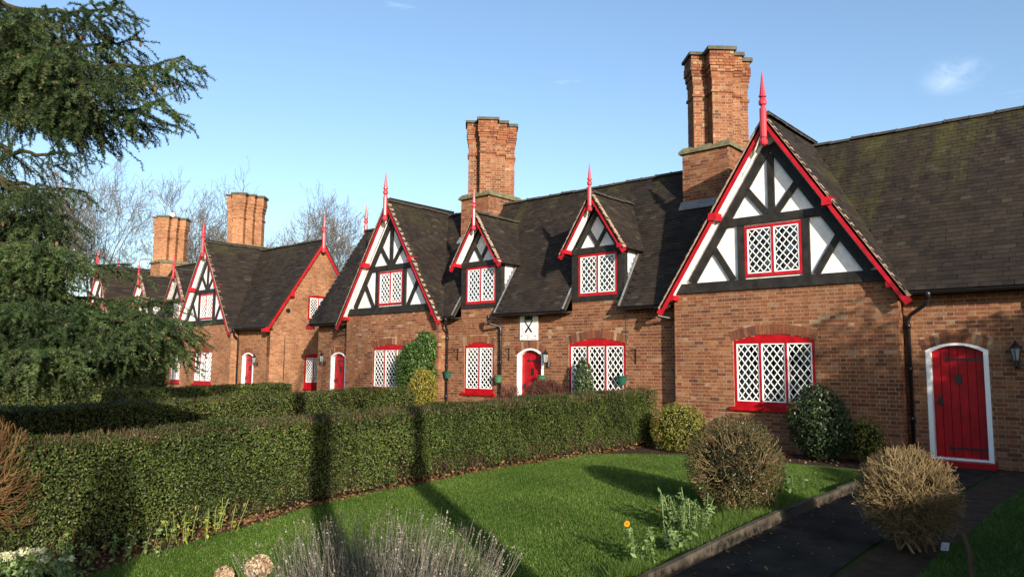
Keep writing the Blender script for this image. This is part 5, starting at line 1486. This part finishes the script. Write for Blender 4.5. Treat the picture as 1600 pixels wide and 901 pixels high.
# ------------------------------------------------------------------ bare trees
m_bark = mat_noise('grey_bark', (0.09, 0.077, 0.062), (0.20, 0.175, 0.145), 3, 0.9, 0.1, 0.6, 0.02, 25)
def bare_tree(label, base, h, r0, seed, maxn=5200, group=None, fork=None, minr=0.013, spread=0.55, depth=6, tropism=0.10, name='bare_tree', wind=(0, 0)):
    r = np.random.default_rng(seed)
    base = np.array(base, float); e = empty(name, tuple(base), label, 'tree', group)
    T = MB(); P0 = []; P1 = []; R0 = []; R1 = []
    from collections import deque
    todo = deque()
    def grow(p, d, ln, rad, lev): todo.append((p, d, ln, rad, lev))
    def run():
        while todo and len(P0) < maxn:
            p, d, ln, rad, lev = todo.popleft()
            n = 4 if lev < 2 else 3; pts = [p]
            for k in range(n):
                d = d + r.normal(0, 0.10 + 0.03*lev, 3); d[2] += tropism * 0.5; d[0] += wind[0]*0.02*lev; d[1] += wind[1]*0.02*lev; d = d / np.linalg.norm(d); p = p + d * ln / n; pts.append(p)
            rs = np.linspace(rad, max(rad*0.66, minr), n + 1)
            if lev <= 1: T.tube(pts, list(rs), 7, r.random(), cap=False)
            else:
                for k in range(n): P0.append(pts[k]); P1.append(pts[k+1]); R0.append(rs[k]); R1.append(rs[k+1])
            if lev >= depth: continue
            nb = int(r.integers(3, 5)) if lev == 0 else int(r.integers(3, 5))
            for q in range(nb):
                t = r.uniform(0.35, 1.0) if q else 1.0
                i = min(n - 1, int(t * n)); a = pts[i] * (1 - (t*n - i)) + pts[i+1] * (t*n - i) if t < 1 else pts[-1]
                sp = spread * (1.0 if q else 0.35)
                dd = d + r.normal(0, sp, 3); dd[2] += tropism; dd /= np.linalg.norm(dd)
                grow(a, dd, ln * r.uniform(0.58, 0.82), max(rs[-1] * (0.8 if q == 0 else r.uniform(0.5, 0.72)), minr), lev + 1)
    if fork:
        th, dirs = fork
        T.tube([base - [0, 0, 0.1], base + [0.02, 0, th*0.5], base + [0, 0, th]], [r0*1.25, r0, r0*0.95], 9)
        for dd in dirs: dd = np.array(dd, float); grow(base + np.array([0, 0, th - 0.05]), dd/np.linalg.norm(dd), h*0.26, r0*0.62, 1)
    else: grow(base - np.array([0, 0, 0.1]), np.array([0, 0, 1.0]), h * 0.33, r0, 0)
    run()
    T.build('trunk', m_bark, e, smooth=True)
    segs_obj('crown', P0, P1, np.array(R0), np.array(R1), m_bark, e, 3, None, kind='stuff')
    return e
def at_depth(px, py, d): return CAM + (fw + rt * (px - 800) / F_PX - up * (py - 450.5) / F_PX) * d
for i, (px, ptop, dd, lab, sd_) in enumerate([(160, 262, 70, 'bare tree behind the roofs rising just right of the conifer tip', 101), (228, 268, 74, 'bare tree behind the roofs left of the left far chimney', 102),
        (300, 290, 72, 'bare tree just right of the left far chimney', 108), (338, 292, 66, 'bare tree rising between the two far chimneys', 103), (445, 286, 68, 'bare tree behind the taller far chimney, its crown spreading to the right', 104),
        (486, 308, 80, 'thin bare tree just left of the red finial of the far gable', 105), (528, 362, 84, 'small bare treetop showing between the two rows of cottages', 106), (70, 215, 60, 'bare tree seen through the conifer branches at far left', 107), (115, 280, 76, 'bare tree behind the right hand tips of the conifer', 109)]):
    g = at_depth(px, 560, dd); ht = at_depth(px, ptop, dd)[2]
    bare_tree(lab, (g[0], g[1], 0.0), ht * 1.04, 0.010 * ht + 0.05, sd_, 8000, 'bare trees behind the cottages', depth=6, minr=0.0125, spread=0.46, tropism=0.14, wind=(-0.3, 0.2))
# street trees behind the camera: their trunks and limbs throw the shadows across the lawn
SG = 'street trees'
bare_tree('bare street tree whose trunk shadow crosses the lawn', (4.6, -15.15, -0.45), 10.5, 0.165, 111, 1100, SG, fork=(4.9, [(-0.30, 0.28, 1), (0.5, -0.2, 1)]), minr=0.007, depth=5)
bare_tree('slim bare street tree farther along, shadowing the hedge', (2.62, -15.72, -0.45), 13.0, 0.145, 112, 900, SG, fork=(7.2, [(-0.2, 0.3, 1), (0.4, -0.2, 1)]), minr=0.007, depth=5)

# ------------------------------------------------------------------ evergreens outside the frame on the right (they shade the right end)
m_yew = mat_leaf('yew_leaf', [(0, (0.010, 0.020, 0.007)), (0.6, (0.025, 0.045, 0.012)), (1, (0.06, 0.085, 0.025))], 0.5, 0.3, 0.15)
def yew(label, x, y, rad, top, n, seed):
    c = (x, y, top * 0.53); e = shrub('yew_tree', label, 'tree', c, (rad, rad * 0.95, top * 0.5), n, 0.16, m_yew, seed, 0.4, 0.8, 0.22, 0.35, 2.5, 0.3, 0.66, 0, 'yew trees')
    m = MB(); m.tube([(x, y, -0.1), (x, y, 0.8), (x + 0.1, y, top * 0.6)], [0.22, 0.18, 0.08], 8); m.build('trunk', m_bark, e)
yew('broad dark yew right of the side lawn, nearer the cottage', 5.0, -3.7, 2.0, 4.95, 11000, 121)
yew('taller narrow yew right of the side lawn', 5.7, -6.2, 1.05, 5.7, 6000, 122)
yew('unseen rounded yew added to deepen the shade at the right hand end of the near row', 2.9, -1.95, 1.5, 4.15, 8000, 124)  # added out of view to darken the right end wall and door
yew('low yew right of the side lawn, nearest the street', 6.0, -8.6, 1.1, 3.4, 5000, 123)

# ------------------------------------------------------------------ the conifer
m_needle = mat_leaf('fir_needle', [(0, (0.010, 0.026, 0.010)), (0.4, (0.025, 0.055, 0.018)), (0.75, (0.055, 0.100, 0.030)), (0.93, (0.105, 0.150, 0.055)), (1, (0.16, 0.19, 0.09))], 0.5, 0.3, 0.2, (0.9, (0.75, 0.75, 0.8), (1.15, 1.12, 1.0)))
m_shoot = mat_noise('fir_shoot_bark', (0.030, 0.024, 0.014), (0.06, 0.048, 0.026), 8, 0.9, 0.1, 0.0)
m_cone = mat_noise('fir_cone', (0.085, 0.042, 0.024), (0.20, 0.105, 0.058), 40, 0.8, 0.1, 0.6, 0.01, 80)
TX, TY = -12.9, -12.55
con = empty('conifer', (TX, TY, float(gz(TY))), 'large dark green fir at the left edge with drooping branches and brown cones', 'tree')
m = MB(); hts = np.linspace(-0.6, 13.5, 12); m.tube([(TX + 0.05*math.sin(h), TY, h) for h in hts], list(np.linspace(0.30, 0.03, 12)), 10); m.build('trunk', m_bark, con, smooth=True)
rc = np.random.default_rng(131)
def fir_branch(p0, p1, sag, dens, wid, cones=0, droop=0.65):
    """one limb with drooping side sprays of needled shoots"""
    p0 = np.array(p0, float); p1 = np.array(p1, float); ln = np.linalg.norm(p1 - p0)
    n = 14; ts = np.linspace(0, 1, n + 1)
    pts = p0 + (p1 - p0) * ts[:, None]; pts[:, 2] += -sag * np.sin(math.pi * ts ** 0.8) 
    pts[1:] += rc.normal(0, 0.02, (n, 3))
    br = MB(); br.tube(pts, list(np.linspace(0.018 + 0.012*ln, 0.005, n + 1)), 6, 0.3, cap=False); B = br.build('branch', m_shoot, con)
    d0 = (p1 - p0) / ln; side = np.cross(d0, [0, 0, 1.0]); side /= np.linalg.norm(side)
    SA = []; SB = []
    k = 0.10
    while k < 1.0:
        i = min(n - 1, int(k * n)); a = pts[i] + (pts[i+1] - pts[i]) * (k*n - i)
        for s in (-1, 1):
            if rc.random() > 0.93: continue
            L2 = 1.15 * wid * (1.08 - k) ** 0.7 * rc.uniform(0.55, 1.15) + 0.12
            d = d0 * rc.uniform(0.55, 0.9) + side * s * rc.uniform(0.4, 0.9) + np.array([0, 0, rc.uniform(-0.75, 0.08)]); d /= np.linalg.norm(d)
            p = a; m_ = max(2, int(L2 / 0.09))
            for q in range(m_):
                d = d + np.array([0, 0, -droop * 0.16]) * (1 if q < m_ - 2 else -0.5) + rc.normal(0, 0.07, 3); d /= np.linalg.norm(d); e_ = p + d * L2 / m_
                SA.append(p); SB.append(e_)
                if q >= 1:
                    for t in range(int(rc.integers(1, 3))):
                        dd = d * 0.95 + rc.normal(0, 0.42, 3) + np.array([0, 0, -0.55 * droop]); dd /= np.linalg.norm(dd); l3 = rc.uniform(0.10, 0.26)
                        SA.append(e_); SB.append(e_ + dd * l3)
                        if rc.random() < 0.35: SA.append(e_ + dd*l3); SB.append(e_ + dd*l3 + (dd + np.array([0, 0, -0.5*droop]) + rc.normal(0, 0.3, 3)) * 0.08)
                p = e_
        k += 0.085 / ln / dens * 1.0
    # the limb's own tip carries needles too
    for i in range(n//2, n): SA.append(pts[i]); SB.append(pts[i+1])
    SA = np.array(SA); SB = np.array(SB)
    segs_obj('shoots', SA, SB, 0.0045, 0.003, m_shoot, B, 3, None, kind='stuff')
    l = np.linalg.norm(SB - SA, axis=1); cnt = np.maximum(3, (l * 300 * min(1.0, dens)).astype(int)); idx = np.repeat(np.arange(len(SA)), cnt)
    m_ = len(idx); t = rc.random(m_)[:, None]; P = SA[idx] + (SB[idx] - SA[idx]) * t
    D = (SB - SA)[idx] / l[idx][:, None]
    R = rc.normal(0, 1, (m_, 3)); R -= D * (R * D).sum(1)[:, None]; R /= np.linalg.norm(R, axis=1)[:, None] + 1e-9; R[:, 2] += 0.25
    nd = R * 0.85 + D * 0.55; nd /= np.linalg.norm(nd, axis=1)[:, None]; nl = rc.uniform(0.026, 0.046, m_)[:, None]; wv = np.cross(nd, rc.normal(0, 1, (m_, 3))); wv /= np.linalg.norm(wv, axis=1)[:, None] + 1e-9; wv *= 0.0048
    v = np.empty((m_, 3, 3)); v[:, 0] = P - wv; v[:, 1] = P + wv; v[:, 2] = P + nd * nl
    tn = np.repeat(np.clip(rc.beta(1.3, 1.5, len(SA)) * 0.85 + 0.2 * fbm(SA, 2.0, 5), 0, 0.9), cnt) + 0.09 * rc.random(m_)
    mesh_obj('needles', v.reshape(-1, 3), np.arange(m_*3).reshape(m_, 3), m_needle, B, np.repeat(tn, 3), False, kind='stuff')
    for q in range(cones):
        j = rc.integers(len(SA)); c = SB[j] + np.array([0, 0, -0.03]); cm = MB()
        cm.lathe([(0.004, c[2]-0.055), (0.014, c[2]-0.045), (0.019, c[2]-0.02), (0.017, c[2]+0.0), (0.006, c[2]+0.015)], c[0], c[1], 7); cm.build('cone', m_cone, B)
def trunk_at(z): return np.array([TX, TY, z])
heroes = [  # tip pixel, tip depth, height of the root on the trunk, sag, density, width, cones
    (115, 70, 9.0, 6.7, 0.3, 1.1, 0.7, 3), (190, 120, 8.9, 6.3, 0.35, 1.0, 0.7, 5), (290, 93, 9.3, 6.55, 0.32, 1.2, 0.75, 9), (262, 160, 9.2, 6.1, 0.45, 1.2, 0.70, 7), (198, 8, 9.5, 7.2, 0.25, 1.1, 0.7, 5), (150, 165, 9.6, 6.3, 0.3, 1.1, 0.65, 5), (225, 60, 9.9, 6.7, 0.25, 1.0, 0.6, 3),
    (40, 25, 9.2, 7.0, 0.2, 1.0, 0.6, 2), (130, 240, 9.4, 5.2, 0.25, 0.7, 0.38, 4), (75, 290, 9.0, 4.8, 0.3, 0.9, 0.5, 3), (138, 300, 10.0, 4.7, 0.2, 0.7, 0.36, 2), 
    (105, 340, 9.4, 4.3, 0.25, 1.1, 0.55, 3), (120, 390, 9.2, 3.9, 0.25, 1.1, 0.6, 4), (90, 410, 8.8, 3.7, 0.3, 1.1, 0.7, 3), (75, 380, 8.6, 4.0, 0.3, 1.1, 0.7, 3), (205, 412, 9.8, 3.6, 0.25, 0.8, 0.35, 2),
    (238, 465, 9.4, 3.2, 0.28, 1.2, 0.7, 3), (298, 500, 9.5, 2.9, 0.25, 1.2, 0.8, 2), (285, 525, 9.8, 2.7, 0.2, 1.2, 0.8, 1), (215, 500, 9.0, 2.9, 0.28, 1.2, 0.7, 2), (130, 480, 8.7, 3.0, 0.3, 1.2, 0.75, 3), (290, 545, 9.9, 2.6, 0.2, 1.1, 0.6, 1),
    (95, 548, 7.9, 2.3, 0.22, 1.1, 0.6, 1), (60, 470, 8.3, 3.1, 0.3, 1.2, 0.7, 3), (40, 560, 9.0, 2.2, 0.2, 1.0, 0.6, 0), (240, 520, 10.6, 2.8, 0.25, 1.1, 0.7, 0), (70, 330, 10.4, 4.4, 0.25, 1.0, 0.65, 0), (110, 450, 9.2, 3.4, 0.3, 1.2, 0.8, 1), (240, 490, 9.2, 3.0, 0.3, 1.2, 0.8, 0), (180, 520, 8.8, 2.7, 0.3, 1.2, 0.8, 0), (110, 510, 8.4, 2.7, 0.3, 1.2, 0.8, 0), (30, 420, 9.0, 3.6, 0.3, 1.2, 0.8, 1)]
for px, py, dd, zr, sag, dens, wid, cn in heroes:
    fir_branch(trunk_at(zr), at_depth(px, py, dd), sag, dens, wid, cn)
for i in range(46):                    # the rest of the tree, outside the frame
    z = rc.uniform(1.6, 12.8); a = rc.uniform(math.radians(95), math.radians(330)); L2 = 3.4 * (1 - z / 14.5) * rc.uniform(0.75, 1.05) + 0.4
    q = trunk_at(z) + np.array([L2*math.cos(a), L2*math.sin(a), -0.15*L2])
    ppx, ppy, ww = project(q)
    if ww > 0 and ppx > -20: continue
    fir_branch(trunk_at(z), q, 0.2, 0.6, 0.8, 0)
# unseen evergreen, added by the camera to shade the left end of the hedge
shrub('shading_evergreen', 'unseen rounded evergreen added to shade the left end of the foreground hedge', 'shrub', (-4.1, -14.42, 0.72), (0.38, 0.36, 1.30), 11000, 0.036, m_dkgreen, 141)
